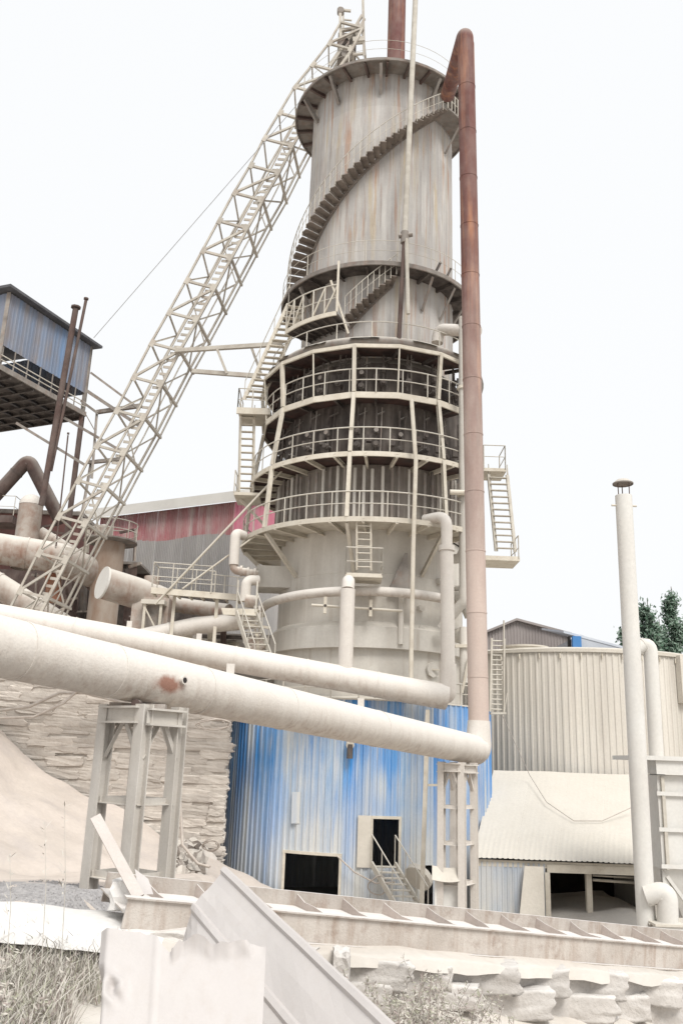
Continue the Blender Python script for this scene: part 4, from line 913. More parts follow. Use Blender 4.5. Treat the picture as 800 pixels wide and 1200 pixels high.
# wide duct with blank end plate
dE, dF = at(121, 683, 38.6), at(196, 706, 40.5)
t = thing('blanked_duct', 'wide dusty duct closed by a round end plate right of the incline', 'pipe', dE)
MB().tube([dE.lerp(dF, i / 4) for i in range(5)], [.72, .72, .72, .7, .62], 28).build('duct_run', M['pipe_dusty'], t)
dd = (dF - dE).normalized(); MB().tube([dE - dd * .06, dE + dd * .03], .76, 28).build('end_plate', M['stack'], t)
MB().tube(fillet([dF - dd * .5, dF + dd * .3, at(222, 711, 40.2), at(268, 717, 39.0)], .5), .36, 16).build('branch_pipe', M['pipe_dusty'], t)
c = at(178, 682, 39.9); MB().tube([c - V((0, 0, .4)), c + V((0, 0, .25))], .36, 18).build('top_stub', M['pipe_dusty'], t)
a = at(157, 700, 39.3); b2 = at(196, 742, 39.3)
MB().box((a.x, 39.1, b2.z - .8), (b2.x, 40.6, a.z)).build('support_box', M['pipe_dusty'], t)
t = thing('pump_cabinet', 'small capped steel cabinet in front of the duct support', 'cabinet', at(177, 740, 38.7))
a = at(169, 708, 38.7); b2 = at(188, 742, 38.7)
for x in (a.x, b2.x - .12): slab('cabinet_post', (x, 38.6, b2.z - .8), (x + .12, 38.75, a.z), M['steel'], t)
slab('cabinet_back', (a.x + .1, 38.9, b2.z - .8), (b2.x - .1, 39.0, a.z), M['steel_grey'], t); slab('cabinet_cap', (a.x - .1, 38.5, a.z), (b2.x + .1, 39.1, a.z + .2), M['roof_dust'], t)
bar('cabinet_brace', V((a.x + .1, 38.62, a.z - .2)), V((b2.x - .1, 38.62, b2.z)), .06, M['steel'], t)
pipe_thing('sloping_side_pipe', 'cream pipe rising gently to the right behind the white pipes', [at(128, 755, 37.0), at(230, 733, 37.0), at(296, 727, 36.6)], .37, M['pipe'], 1.0)
t = thing('left_pipe_rack', 'jumble of thin dusty frames and small pipes behind the incline foot', 'pipe rack', at(60, 740, 45.5))
rgc = random.Random(77)
for i in range(46):
    x0, y0 = rgc.uniform(-5, 160), rgc.uniform(606, 740); Yq = rgc.uniform(46.5, 48.5); kind_ = rgc.random(); ln = rgc.uniform(14, 46)
    x1, y1 = (x0 + rgc.uniform(-2, 2), y0 + ln) if kind_ < .45 else (x0 + ln, y0 + rgc.uniform(-6, 9)) if kind_ < .8 else (x0 + ln * .6, y0 + ln * .6)
    if y0 < 620 and x0 > 80: continue
    bar('rack_member', at(x0, y0, Yq), at(x1, y1, Yq + rgc.uniform(-.4, .4)), rgc.choice((.08, .12, .16, .26)), rgc.choice((M['rust_dark'], M['steel_grey'], M['pipe_dusty'], M['steel'], M['rust_dark'])), t, rgc.choice(('rod', 'angle', 'box')))
# dark sheds, clutter behind
t = thing('dark_plant_shed', 'dark streaked shed wall behind the ducts at left', 'building', at(120, 740, 44))
a = at(88, 660, 49.5); b2 = at(152, 760, 49.5)
for i in range(7):
    x0 = a.x + (b2.x - a.x) * i / 7; flat_panel(V((x0, 49.4, 0)), V((x0 + (b2.x - a.x) / 7, 49.4, 0)), 6.4, a.z, M['soot_steel'] if i % 3 else M['rust_dark'], t, outw=V((0, -1, 0)), ribs=2)
slab('shed_roof', (a.x - .2, 49.2, a.z), (b2.x + .2, 52, a.z + .15), M['steel_grey'], t)
slab('shed_back', (a.x - 8, 52, 6.4), (b2.x + .2, 52.2, a.z), M['rust_dark'], t)
t = thing('rusty_brick_stack', 'red brown plant block behind the fat duct at far left', 'building', at(20, 700, 46))
a = at(-40, 600, 53); b2 = at(75, 760, 53)
slab('block_wall', (a.x, 53, 6.4), (b2.x, 57, a.z), mat('dark_red_plant_wall', (0.16, 0.075, 0.065), (0.10, 0.055, 0.05), .7, .4), t); slab('block_cornice', (a.x - .2, 52.8, a.z), (b2.x + .2, 57, a.z + .25), M['steel_grey'], t)
t = thing('scrap_beam_stack', 'jumble of dusty beams and blocks below the catwalk', 'beams', at(230, 770, 38))
rg = random.Random(5)
for i in range(26):
    x0 = rg.uniform(165, 250); y0 = rg.uniform(745, 785); ln = rg.uniform(25, 60)
    bar('scrap_beam', at(x0, y0, 38 + rg.random() * 2), at(x0 + ln, y0 + rg.uniform(-3, 5), 38 + rg.random() * 2), rg.uniform(.15, .35), rg.choice((M['steel'], M['soot_steel'], M['pipe_dusty'], M['stone'])), t, rg.choice(('box', 'ibeam')))
for x in (193, 222, 247, 262): bar('scrap_post', at(x, 790, 38.2), at(x, 738, 38.2), .25, rg.choice((M['rust_dark'], M['steel'])), t, 'ibeam')
slab('backing_bund', (at(150, 770, 42).x, 42, 6.3), (-2.6, 43, at(200, 740, 42).z), M['stone'], t)
# catwalk
t = thing('catwalk', 'railed cream catwalk left of the kiln waist', 'catwalk', at(180, 690, 36.5))
ca, cbk = at(178, 690, 36.0), at(292, 706, 36.4); cbk.z = ca.z - .12
bar('walk_deck', ca + V((0, .5, 0)), cbk + V((0, .5, 0)), 1.1, M['steel'], t, 'box', .08)
bar('deck_edge', ca - V((0, .08, .08)), cbk - V((0, .08, .08)), .08, M['steel'], t, 'channel', .26)
hx = at(248, 690, 36.2).x
for yy in (0.0, 1.0): line_rail(t, [ca + V((0, yy, 0)), V((hx, 36.1 + yy, ca.z - .07))], 1.15, .05, posts=4, mids=(.55,))
line_rail(t, [ca, ca + V((0, 1.0, 0))], 1.15, .05, posts=2)
line_rail(t, [V((hx, 36.1, ca.z - .07)), cbk], .8, .04, posts=4, mids=(.4,))
for k in range(9): bar('deck_bearer', ca.lerp(cbk, k / 8) - V((0, 0, .14)), ca.lerp(cbk, k / 8) + V((0, 1.05, -.14)), .08, M['steel'], t, 'angle')
for px in (205, 255):
    p = at(px, 700, 36.6); bar('catwalk_leg', V((p.x, 36.6, 6.5)), V((p.x, 36.6, ca.z - .15)), .14, M['steel'], t, 'angle')
t = thing('waist_stair', 'short white stair from the catwalk landing down towards the pipes', 'staircase', at(305, 775, 33.6), 'straight stairs on the kiln')
stair(t, at(277, 717, 34.6), at(297, 780, 33.2), V((.78, .12, 0)), 9, M['rail'], both=True, rh=.85, td=.22)
for k in (0, .78): bar('newel_post', at(277, 717, 34.6) + V((k, 0, 0)), at(277, 717, 34.6) + V((k, 0, 1.3)), .06, M['rail'], t)
t = thing('waist_landing', 'dusty landing plate at the head of the short white stair', 'landing', at(275, 715, 35), 'stair landings on the kiln')
q = at(262, 713, 34.6); MB().hexa([q + V((0, 0, -.25)), q + V((1.3, 0, -.25)), q + V((1.5, 1.4, -.1)), q + V((.4, 1.4, -.1))], [q + V((-.1, 0, .02)), q + V((1.4, 0, .02)), q + V((1.6, 1.5, .02)), q + V((.1, 1.5, .02))]).build('landing_plate', M['steel'], t)
# valves by the landing
t = thing('valve_pipework', 'cream elbow pipe and valve cluster left of the kiln waist', 'pipe', at(290, 690, 35.4))
MB().tube(fillet([at(286, 628, 35.8), at(276, 624, 35.4), at(274, 662, 35.4)], .3), .21, 14).build('elbow_tube', M['pipe'], t)
MB().tube(fillet([at(274, 658, 35.4), at(274, 668, 35.4), at(302, 673, 35.6)], .25), .17, 12).build('valve_line', M['pipe_dusty'], t)
for x, y in ((283, 669), (291, 671), (299, 672)):
    c = at(x, y, 35.5); bar('valve_flange', c - V((.05, 0, 0)), c + V((.05, 0, 0)), .46, M['pipe_dusty'], t, 'rod')
MB().tube(fillet([at(303, 680, 35.5), at(289, 680, 35.3), at(287, 705, 35.3)], .35), .22, 12).build('return_elbow', M['pipe'], t)
bar('motor_body', at(288, 704, 35.2), at(302, 706, 35.2), .55, M['pipe_dusty'], t, 'rod')
for x in (299, 304): bar('stand_tube', at(x, 710, 35.0), at(x, 745, 35.0), .12, M['pipe'], t, 'rod')
bar('stand_arm', at(286, 731, 34.8), at(317, 736, 34.8), .1, M['steel'], t)
bar('stand_post', at(303, 768, 34.4), at(301, 742, 34.4), .1, M['steel'], t)
for k in range(5):
    c = at(293 + k * 3.5, 752 + (k % 2) * 7, 35.3); bar('pump_block', c - V((.2, 0, .15)), c + V((.2, 0, .15)), .34, M['pipe_dusty'], t, 'rod')

# ================================================================== RED WAREHOUSE
rA = at(118, 607, 64); rB = onz(276, 588, rA.z)
t = thing('red_warehouse', 'long red and grey corrugated warehouse behind the plant at left', 'building', V((rA.x, rA.y, 6.5)))
zsp = rA.z - 2.0; zlo = 6.5
wu = (rB - rA); wu.z = 0; WL = wu.length; wu.normalize(); wn = V((wu.y, -wu.x, 0)); wn = wn if wn.y < 0 else -wn
NP = 20
for i in range(NP):
    a, b2 = rA + wu * (WL * i / NP), rA + wu * (WL * (i + 1) / NP)
    zs0 = zsp + 1.0 * math.sin(i * .5) * .15 - (i / NP) * .4
    flat_panel(a, b2, zs0, rA.z, M['red'], t, outw=wn, ribs=4, rh=.06); flat_panel(a, b2, zlo, zs0, M['grey_clad'], t, outw=wn, ribs=4, rh=.06)
GW = 16; gd = -wn
for i in range(8):
    a, b2 = rB + gd * (GW * i / 8), rB + gd * (GW * (i + 1) / 8)
    zz = lambda f: rB.z + 3.2 * (1 - abs(f - .5) * 2)
    za, zb2 = zz(i / 8), zz((i + 1) / 8)
    zs0 = zsp - .4 - i * .75
    flat_panel(a, b2, zs0, za, M['pink'], t, outw=wu, ribs=4, rh=.06, z1b=zb2); flat_panel(a, b2, zlo, zs0, M['grey_clad'], t, outw=wu, ribs=4, rh=.06)
e0, e1 = rA - wu * 2 + wn * .6, rB + wu * .6 + wn * .6
MB().hexa([e0 - V((0, 0, .15)), e1 - V((0, 0, .15)), e1 + gd * 8.6 + V((0, 0, 3.3)), e0 + gd * 8.6 + V((0, 0, 3.3))], [e0 + V((0, 0, .6)), e1 + V((0, 0, .6)), e1 + gd * 8.6 + V((0, 0, 3.75)), e0 + gd * 8.6 + V((0, 0, 3.75))]).build('roof', M['roofwhite'], t)
slab('plinth_band', (rA.x - 2, min(rA.y, rB.y) - .5, 6.4), (rB.x, min(rA.y, rB.y) - .2, at(220, 690, 55).z), M['soot_steel'], t)
# ================================================================== SILO, LEAN-TO (right)
SX, SY, SR = 12.35, 46.2, 7.0
ztS = oncyl(690, 763, SR, SX, SY).z
silo = thing('clad_silo', 'broad round silo with beige dust covered vertical cladding at right', 'silo', (SX, SY, 0))
for i in range(27):
    a = 176 + 7.0 * i; arc_panel(a, a + 7.04, 0, ztS, SR, M['silo'], silo, ribs=3, rh=.034, cx=SX, cy=SY, rows=2)
MB().lathe([(SR + .12, ztS - .05), (SR + .14, ztS + .1), (SR - .2, ztS + .2), (SR * .6, ztS + .3), (.01, ztS + .4)], SX, SY, 128).build('silo_roof', M['roof_dust'], silo); sroof = bpy.data.objects['silo_roof']
for i in range(14):
    p = P(222 + 7.5 * i, SR + .1, ztS - .12, SX, SY); bar('rim_hook', p, p + V((0, 0, -.22)), .08, M['steel'], sroof, 'rod')
for pxh, rh_ in ((602, 1.1),):
    ph = oncyl(pxh, 754, SR, SX, SY); a_h = ang(ph, SX, SY); c = P(a_h, SR - rh_ - .1, ztS + .1, SX, SY)
    MB().lathe([(rh_, ztS - .1), (rh_, ztS + .26), (rh_ * 1.05, ztS + .28), (rh_ * 1.05, ztS + .36), (.01, ztS + .42)], c.x, c.y, 28).build('roof_hatch', M['roof_dust'], sroof)
p = oncyl(800, 798, SR + .2, SX, SY); aa = ang(p, SX, SY); zlo_ = oncyl(795, 824, SR, SX, SY).z
MB().arcbar(SR + .35, zlo_, .3, ztS - zlo_ + .02, aa - 2.2, aa + 14, 6, SX, SY).build('cover_hood', M['roof_dust'], silo)
# silo-side ladder right of the brown pipe
t = thing('caged_side_ladder', 'white ladder right of the brown pipe in front of the silo edge', 'ladder', at(582, 838, 35.5))
ladder(t, at(576, 748, 35.5), at(574, 834, 35.5), V((.52, 0, 0)), 15, M['rail'], .06)
bar('ladder_mast', at(590, 836, 35.4), at(590, 727, 35.4), .07, M['rail'], t, 'rod')
bar('foot_plate', at(574, 836, 35.4), at(592, 836, 35.4), .3, M['rail'], t, 'box', .08)
bar('stay', at(590, 836, 35.4), at(594, 812, 35.4), .05, M['rail'], t, 'rod')
# lean-to
lt = thing('lean_to_shed', 'lean-to shed with a dust caked roof against the silo', 'building', at(650, 1085, 33))
zE = at(650, 1009, 32.6).z; zR = at(655, 905, 38.9).z
eL, eR, rL, rR = at(553, 1006, 32.6), at(776, 1012, 32.6), at(578, 905, 38.9), at(776, 906, 38.9)
for q in (eL, eR): q.z = zE
for q in (rL, rR): q.z = zR
NP = 9
for i in range(NP):
    B = MB(); us = []
    for k in range(4):
        for u, h in ((0, 0), (.5, 0), (.62, .03), (.88, .03)): us.append(((k + u) / 4, h))
    us.append((1, 0)); n = len(us); rows = 6
    for j in range(rows + 1):
        for u, h in us:
            s_ = (i + u) / NP; p = rL.lerp(rR, s_).lerp(eL.lerp(eR, s_), j / rows)
            B.v.append(p + V((0, 0, h * (.04 + .6 * (j / rows) ** 12) + .05 * nz((p.x, p.y, 3), .7) + .004 * (i % 2))))
    for j in range(rows):
        for k in range(n - 1): q = j * n + k; B.face((q + 1, q, q + n, q + n + 1), True)
    B.build('roof_panel', M['roof_dust'], lt)
bar('eaves_beam', eL + V((.1, .25, -.16)), eR + V((0, .25, -.16)), .14, M['steel'], lt, 'channel', .22)
# gable side on the left (faces the kiln) in pale cladding
for i in range(6):
    a, b2 = eL.lerp(rL, i / 6), eL.lerp(rL, (i + 1) / 6); flat_panel(V((a.x, a.y, 0)), V((b2.x, b2.y, 0)), 0, a.z - .05, M['blue_pale'], lt, outw=V((-1, 0, 0)), z1b=b2.z - .05)
oL, oR = at(641, 1050, 32.8), at(750, 1050, 32.8)
yF = 32.8
for i in range(7):
    x0 = eL.x + .05 + (oL.x - eL.x - .1) * i / 7; x1 = eL.x + .05 + (oL.x - eL.x - .1) * (i + 1) / 7
    flat_panel(V((x0, yF, 0)), V((x1, yF, 0)), 0, zE - .12, M['blue_pale'], lt, outw=V((0, -1, 0)), ribs=2)
pa = at(604, 1090, 32.4); pb = at(637, 1090, 32.4)
MB().hexa([V((pa.x, 32.2, 0)), V((pb.x, 32.2, 0)), V((pb.x, 32.25, 0)), V((pa.x, 32.25, 0))], [V((pa.x + .38, 32.55, zE - .2)), V((pb.x + .08, 32.55, zE - .2)), V((pb.x + .08, 32.6, zE - .2)), V((pa.x + .38, 32.6, zE - .2))]).build('leaning_panel', M['roof_dust'], lt)
lint_z = at(690, 1024, yF).z
slab('lintel', (oL.x, yF - .06, lint_z), (oR.x + .6, yF + .1, zE - .13), M['steel'], lt)
bar('door_post', V((oL.x, yF, 0)), V((oL.x, yF, lint_z)), .18, M['steel'], lt, 'ibeam')
pm = at(690, 1060, 33.4); bar('inner_post', V((pm.x, 33.4, 0)), V((pm.x, 33.4, zE - .1)), .2, M['steel'], lt, 'ibeam')
bar('inner_rail', at(694, 1031, 33.6), at(750, 1035, 33.6), .1, M['steel'], lt, 'rod'); bar('inner_rail', at(694, 1026, 33.6), at(750, 1029, 33.6), .06, M['steel'], lt, 'rod')
slab('right_wall', (eR.x - .05, yF, 0), (eR.x + .05, 38.8, zE + .4), M['silo'], lt)
slab('front_wall_right', (oR.x + .05, yF, 0), (eR.x - .06, yF + .06, zE - .12), M['silo'], lt)
slab('bay_shade_board', (eL.x + 1.4, 38.2, 0), (eR.x, 38.3, zR - .4), M['dark'], lt)  # added board; the bay's shade is put into its near-black colour
# lime pile inside
b = MB()
def pl_(u, v):
    x = oL.x + .12 + (oR.x - oL.x + .1) * u; y = 31.2 + 6.8 * v
    zt2 = at(700, 1072 - 12 * min(1, max(0, (x - oL.x) / 2.6)), 33.4).z
    z = zt2 * min(1, max(0, (y - 31.0) / 2.3)) ** .8 * (.86 + .14 * nz((x, y, 0), .6)); return (x, y, max(z, -.05) + .02)
b.grid(pl_, 24, 24); o = b.build('lime_pile', M['dust']); tag(o, 'pale lime pile filling the dark lean-to bay', 'heap')

# ================================================================== STACK, PIPES, BIN (right)
kT, kB = at(730, 581, 27.8), at(757.5, 1098, 27.8); kB.z = 0.2
t = thing('pale_stack', 'tall slim pale stack with a rain cap at right', 'chimney', kB)
for i in range(6):
    a, b2 = kB.lerp(kT, i / 6), kB.lerp(kT, (i + 1) / 6); MB().tube([a, b2], .275, 24, caps=i == 5).build('stack_section', M['stack'], t)
dk = (kT - kB).normalized()
for aa in (200, 320, 80):
    d = V((math.cos(R_(aa)), math.sin(R_(aa)), 0)) * .2; bar('cap_rod', kT + d - dk * .2, kT + d * 1.05 + dk * .42, .035, M['rust_dark'], t, 'rod')
MB().lathe([(.34, kT.z + .40), (.345, kT.z + .44), (.2, kT.z + .56), (.01, kT.z + .6)], (kT + dk * .4).x, (kT + dk * .4).y, 24).build('rain_cap', M['steel_grey'], t)
for aa in (180, 0): 
    d = V((math.cos(R_(aa)), 0, 0)); bar('wire_lug', kT - dk * .35 + d * .26, kT - dk * .35 + d * .42, .07, M['steel'], t, 'rod')
# lower elbow and fan box
e0 = at(752, 1046, 27.7)
t = thing('stack_elbow', 'thick pale elbow pipe curving down beside the stack foot', 'pipe', at(780, 1085, 27.6))
MB().tube(fillet([at(756, 1050, 27.6), at(781, 1044, 27.4), at(782, 1086, 27.4)], .55, 9), .30, 20).build('elbow_tube', M['stack'], t)
c = at(782, 1083, 27.4); bar('elbow_flange', c - V((0, 0, .06)), c + V((0, 0, .06)), .78, M['stack'], t, 'rod')
for py in (1058, 1084):
    c = at(764, py, 27.4); bar('flange_bolt', c - V((.12, 0, 0)), c + V((.12, 0, 0)), .1, M['steel_grey'], t, 'rod')
t = thing('fan_box', 'pale square fan casing at the foot of the stack elbow', 'box', at(790, 1105, 27.4))
a = at(766, 1084, 27.2); MB().box((a.x, 27.0, 0), (a.x + 1.5, 28.2, a.z)).build('casing', M['stack'], t); slab('casing_lid', (a.x - .05, 26.95, a.z), (a.x + 1.55, 28.25, a.z + .06), M['roof_dust'], t)
pipe_thing('return_pipe', 'second pale pipe with a bent top just right of the stack', [at(738, 764, 29.6), at(761, 752, 29.6), at(777, 1040, 29.6)], .235, M['stack'], .35)
t = thing('dust_bin', 'pale dust bin with flanged lid and ribs at the right edge', 'bin', at(800, 960, 28.6))
a = at(766, 906, 28.4); zb3 = at(780, 1018, 28.4).z
binb = slab('bin_body', (a.x, 28.2, zb3), (a.x + 2.4, 30.4, a.z - .05), M['stack'], t)
f0 = at(747, 885, 28.0); f1 = at(760, 903, 28.0)
slab('bin_lid', (f0.x, 27.9, f1.z + .32), (f0.x + 3, 30.6, f0.z), M['stack'], t); slab('bin_collar', (f0.x + .55, 28.0, f1.z - .1), (f0.x + 2.9, 30.5, f1.z + .32), M['stack'], t)
for py in (930, 972, 1015):
    z = at(780, py, 28.2).z; bar('bin_rib', V((a.x - .06, 28.14, z)), V((a.x + 2.4, 28.14, z)), .08, M['stack'], binb, 'angle', .12)
for x in (a.x + .15, a.x + 1.05): bar('bin_stiffener', V((x, 28.16, zb3)), V((x, 28.16, a.z - .1)), .1, M['rail'], binb)
MB().hexa([V((a.x + .8, 28.8, zb3 - 1.6)), V((a.x + 1.4, 28.8, zb3 - 1.6)), V((a.x + 1.4, 29.6, zb3 - 1.6)), V((a.x + .8, 29.6, zb3 - 1.6))], [V((a.x + .05, 28.25, zb3)), V((a.x + 2.3, 28.25, zb3)), V((a.x + 2.3, 30.3, zb3)), V((a.x + .05, 30.3, zb3))]).build('bin_hopper', M['stack'], t)
for x in (a.x + .12, a.x + 2.2): bar('bin_leg', V((x, 28.4, 0)), V((x, 28.4, zb3)), .2, M['stack'], t, 'ibeam')
bar('bin_brace', V((a.x + .15, 28.3, zb3 - .2)), V((a.x + 1.4, 28.3, zb3 - 1.9)), .1, M['stack'], t)

# ================================================================== FAR BUILDINGS AND TREES (right)
t = thing('far_grey_hall', 'grey brown gabled hall behind the silo roof', 'building', at(620, 765, 75))
zg_ = at(602, 728, 75).z; a = at(560, 745, 75); b2 = at(668, 744, 75); ap = at(604, 727, 75)
for i in range(10):
    f0, f1 = i / 10, (i + 1) / 10; x0, x1 = a.x + (b2.x - a.x) * f0, a.x + (b2.x - a.x) * f1
    zf = lambda x: a.z + (ap.z - a.z) * ((x - a.x) / (ap.x - a.x)) if x < ap.x else ap.z + (b2.z - ap.z) * ((x - ap.x) / (b2.x - ap.x))
    flat_panel(V((x0, 75, 0)), V((x1, 75, 0)), 0, zf(x0), M['far_grey'], t, outw=V((0, -1, 0)), z1b=zf(x1), name='wall_panel', ribs=3, rh=.05)
for q0, q1 in ((a, ap), (ap, b2)): MB().hexa([q0 + V((0, -.4, -.05)), q1 + V((0, -.4, -.05)), q1 + V((0, 14, -.05)), q0 + V((0, 14, -.05))], [q0 + V((0, -.4, .15)), q1 + V((0, -.4, .15)), q1 + V((0, 14, .15)), q0 + V((0, 14, .15))]).build('roof', M['far_grey'], t)
t = thing('far_blue_trim_shed', 'pale shed with blue corner post behind the silo', 'building', at(700, 765, 66))
a = at(664, 741, 66); b2 = at(740, 762, 66)
slab('shed_wall', (a.x + 1.2, 66, 0), (b2.x + 4, 74, b2.z - .4), M['far_roof'], t)
MB().hexa([V((a.x + 1.0, 65.9, b2.z - 1)), V((b2.x, 65.9, b2.z - 1)), V((b2.x, 73, b2.z - 1)), V((a.x + 1.0, 73, b2.z - 1))], [V((a.x + 1.0, 65.9, a.z - .15)), V((b2.x, 65.9, b2.z - .1)), V((b2.x, 73, b2.z - .1)), V((a.x + 1.0, 73, a.z - .15))]).build('gable_infill', M['far_roof'], t)
MB().hexa([a + V((-.3, -.15, -.08)), b2 + V((0, -.15, -.08)), b2 + V((0, 7, 1.2)), a + V((-.3, 7, 1.2))], [a + V((-.3, -.15, .10)), b2 + V((0, -.15, .10)), b2 + V((0, 7, 1.35)), a + V((-.3, 7, 1.35))]).build('roof', M['far_roof'], t)
p = at(676, 750, 65.6); slab('corner_post', (p.x - .4, 65.4, 0), (p.x + .25, 65.8, a.z - .35), mat('faded_blue_trim', (.06, .2, .45), (.09, .23, .48), 1), t)
slab('recess_shade_slab', (a.x + .1, 65.95, 0), (p.x - .4, 66.4, a.z - .3), M['dark'], t)  # solid slab; shade of a recess painted as its dark colour

def tree(label, px, ytop, Y, wpx, seed):
    rg = random.Random(seed); top = at(px, ytop, Y); H = top.z; x, y = top.x, Y; Rm = wpx / FPX * Y * .98
    t = thing('poplar_tree', label, 'tree', (x, y, 0), 'trees behind the silo')
    trk = MB().tube([V((x, y, 0)), V((x + .1, y, H * .5)), V((x, y, H * .97))], [.3, .2, .03], 8).build('trunk', M['bark'], t)
    br = []
    for i in range(26):
        z0 = H * (.3 + .62 * i / 26); a = rg.uniform(0, 6.28); r = Rm * (1.05 - .85 * (z0 / H) ** 2.2) * rg.uniform(.6, 1.0)
        e = V((x + r * math.cos(a), y + r * math.sin(a), z0 + r * 1.1)); br.append((V((x, y, z0)), e))
    for p0, p1 in br[::2]: MB().tube([p0, p0.lerp(p1, .6), p1], [.07, .045, .015], 5).build('limb', M['bark'], trk)
    b = MB()
    for p0, p1 in br:
        for k in range(260):
            q = rg.uniform(.2, 1.12); c = p0.lerp(p1, q) + V((rg.gauss(0, .3), rg.gauss(0, .3), rg.gauss(0, .38)))
            s = rg.uniform(.12, .26); n1 = V((rg.gauss(0, 1), rg.gauss(0, 1), rg.gauss(0, 1))).normalized(); n2 = n1.orthogonal().normalized()
            k0 = len(b.v); b.v += [c - n1 * s, c + n2 * s * .55, c + n1 * s * 1.1, c - n2 * s * .55]; b.face((k0, k0 + 1, k0 + 2, k0 + 3), False, 0 if rg.random() < .6 else 1)
    b.build('crown', [M['leaf'], M['leaf2']], t)
tree('leftmost small poplar peeping out left of the stack', 731, 722, 84, 11, 1)
tree('poplar with a blunt crown just right of the stack', 757, 693, 80, 17, 2)
tree('tallest pointed poplar at the right edge', 785, 679, 82, 17, 3)
tree('lower leafy tree filling the gap between the two tall poplars', 771, 718, 86, 18, 4)
tree('poplar cut off by the right picture edge', 806, 712, 84, 18, 5)

# ================================================================== WIRES AND CABLES
def wire(label, pts, r, m, name='wire', sag=0, grp=None):
    pts = [V(p) for p in pts]
    if len(pts) == 2:
        a, b2 = pts; pts = [a.lerp(b2, i / 14) - V((0, 0, sag * 4 * (i / 14) * (1 - i / 14))) for i in range(15)]
    o = MB().tube(pts, r, 6).build(name, m); tag(o, label, 'cable' if r > .03 else 'wire', grp); return o
wire('thin guy wire from the blue house towards the incline top', [at(110, 396, 38), at(352, 118, 37.4)], .018, M['wire'])
wire('pale stay rod slanting from the catwalk up to the left flank', [at(182, 708, 36), at(330, 552, 35.2)], .05, M['steel'], 'stay_rod')
wire('second pale stay rod below the first, reaching the lowest gallery', [at(214, 690, 36), at(302, 626, 35.4)], .04, M['steel'], 'stay_rod')
wire('cable hanging from the silo ladder foot to the lean-to roof', [at(588, 838, 35.3), at(620, 908, 37.8), at(640, 940, 36), at(672, 962, 35), at(705, 962, 35), at(742, 945, 35.5)], .016, M['cable'], 'hanging_cable')
wire('bundled cable sagging along the top of the terrace wall', [at(-20, 835, 32.5), at(35, 828, 32.5), at(70, 812, 32.5), at(100, 812, 32.6), at(150, 825, 32.6)], .06, M['cable'], 'cable_bundle')
wire('lower sagging cable in front of the terrace wall', [at(-20, 842, 32.4), at(40, 840, 32.4), at(75, 824, 32.4), at(95, 806, 32.4)], .05, M['cable'], 'cable_bundle')
wire('long cable dropping beside the trestle to the rubble', [at(212, 848, 31), at(211, 930, 31), at(214, 990, 30.6), at(232, 1012, 30.2), at(246, 1016, 30)], .05, M['cable'], 'dropped_cable')
wire('slack cable looped from the large doorway to the door stair', [at(395, 1003, 32.2), at(415, 1022, 32.2), at(440, 1035, 32.0), at(462, 1034, 31.2)], .03, M['cable'], 'slack_cable')
def loopw(label, px, py, rx, ry, Y, nm='coiled_cable', n=3):
    pts = []
    for i in range(n * 20):
        a = 2 * math.pi * i / 20; k = 1 + .22 * math.sin(i * .37) + .12 * math.sin(i * .83); pts.append(at(px + rx * k * math.cos(a), py + ry * k * math.sin(a) + i * .03, Y + .25 * math.sin(a * .9)))
    o = MB().tube(pts, .022, 6).build(nm, M['cable']); return tag(o, label, 'cable')
loopw('coil of pale cable hanging beside the trestle under the big pipe', 248, 848, 18, 6, 31.2)
loopw('cable loop hanging on the blue wall beside the door stair', 441, 1036, 10, 11, 32.0, n=1)
loopw('tangled cable coil lying on the rubble by the blue base', 246, 990, 9, 6, 30.5)

# rubble heap by the base
t = thing('rubble_heap', 'dark heap of broken stones and scrap left of the blue base', 'rubble', at(235, 1010, 31))
rub = [stone_mesh(mat('dark_rubble', (0.34, 0.30, 0.27), (0.22, 0.19, 0.17), 2, dust=(DUST, .6, .2), bump=.5), 20 + k, 2, .22) for k in range(4)]
rg = random.Random(8)
for i in range(70):
    x, y = rg.uniform(-5.9, -4.25), rg.uniform(29.4, 32.6); zt2 = 2.9 - .9 * (abs(x + 4.9)) - .35 * (32.6 - y) * .6
    s = rg.uniform(.16, .42); link('rubble_stone', rg.choice(rub), t, Matrix.Translation((x, y, max(.1, zt2 * rg.uniform(.8, 1)))) @ Matrix.Rotation(rg.uniform(0, 3), 4, V((rg.random(), rg.random(), 1))) @ Matrix.Diagonal((s * 1.3, s, s * .8, 1)))
b = MB(); b.grid(lambda u, v: (lambda x, y: (x, y, max(-.1, 2.75 - .9 * abs(x + 4.9) - .21 * (32.6 - y) + .15 * nz((x, y, 0), 2))))(-7.6 + 3.6 * u, 27 + 6.2 * v), 30, 30)
b.build('rubble_base', M['ground'], t)

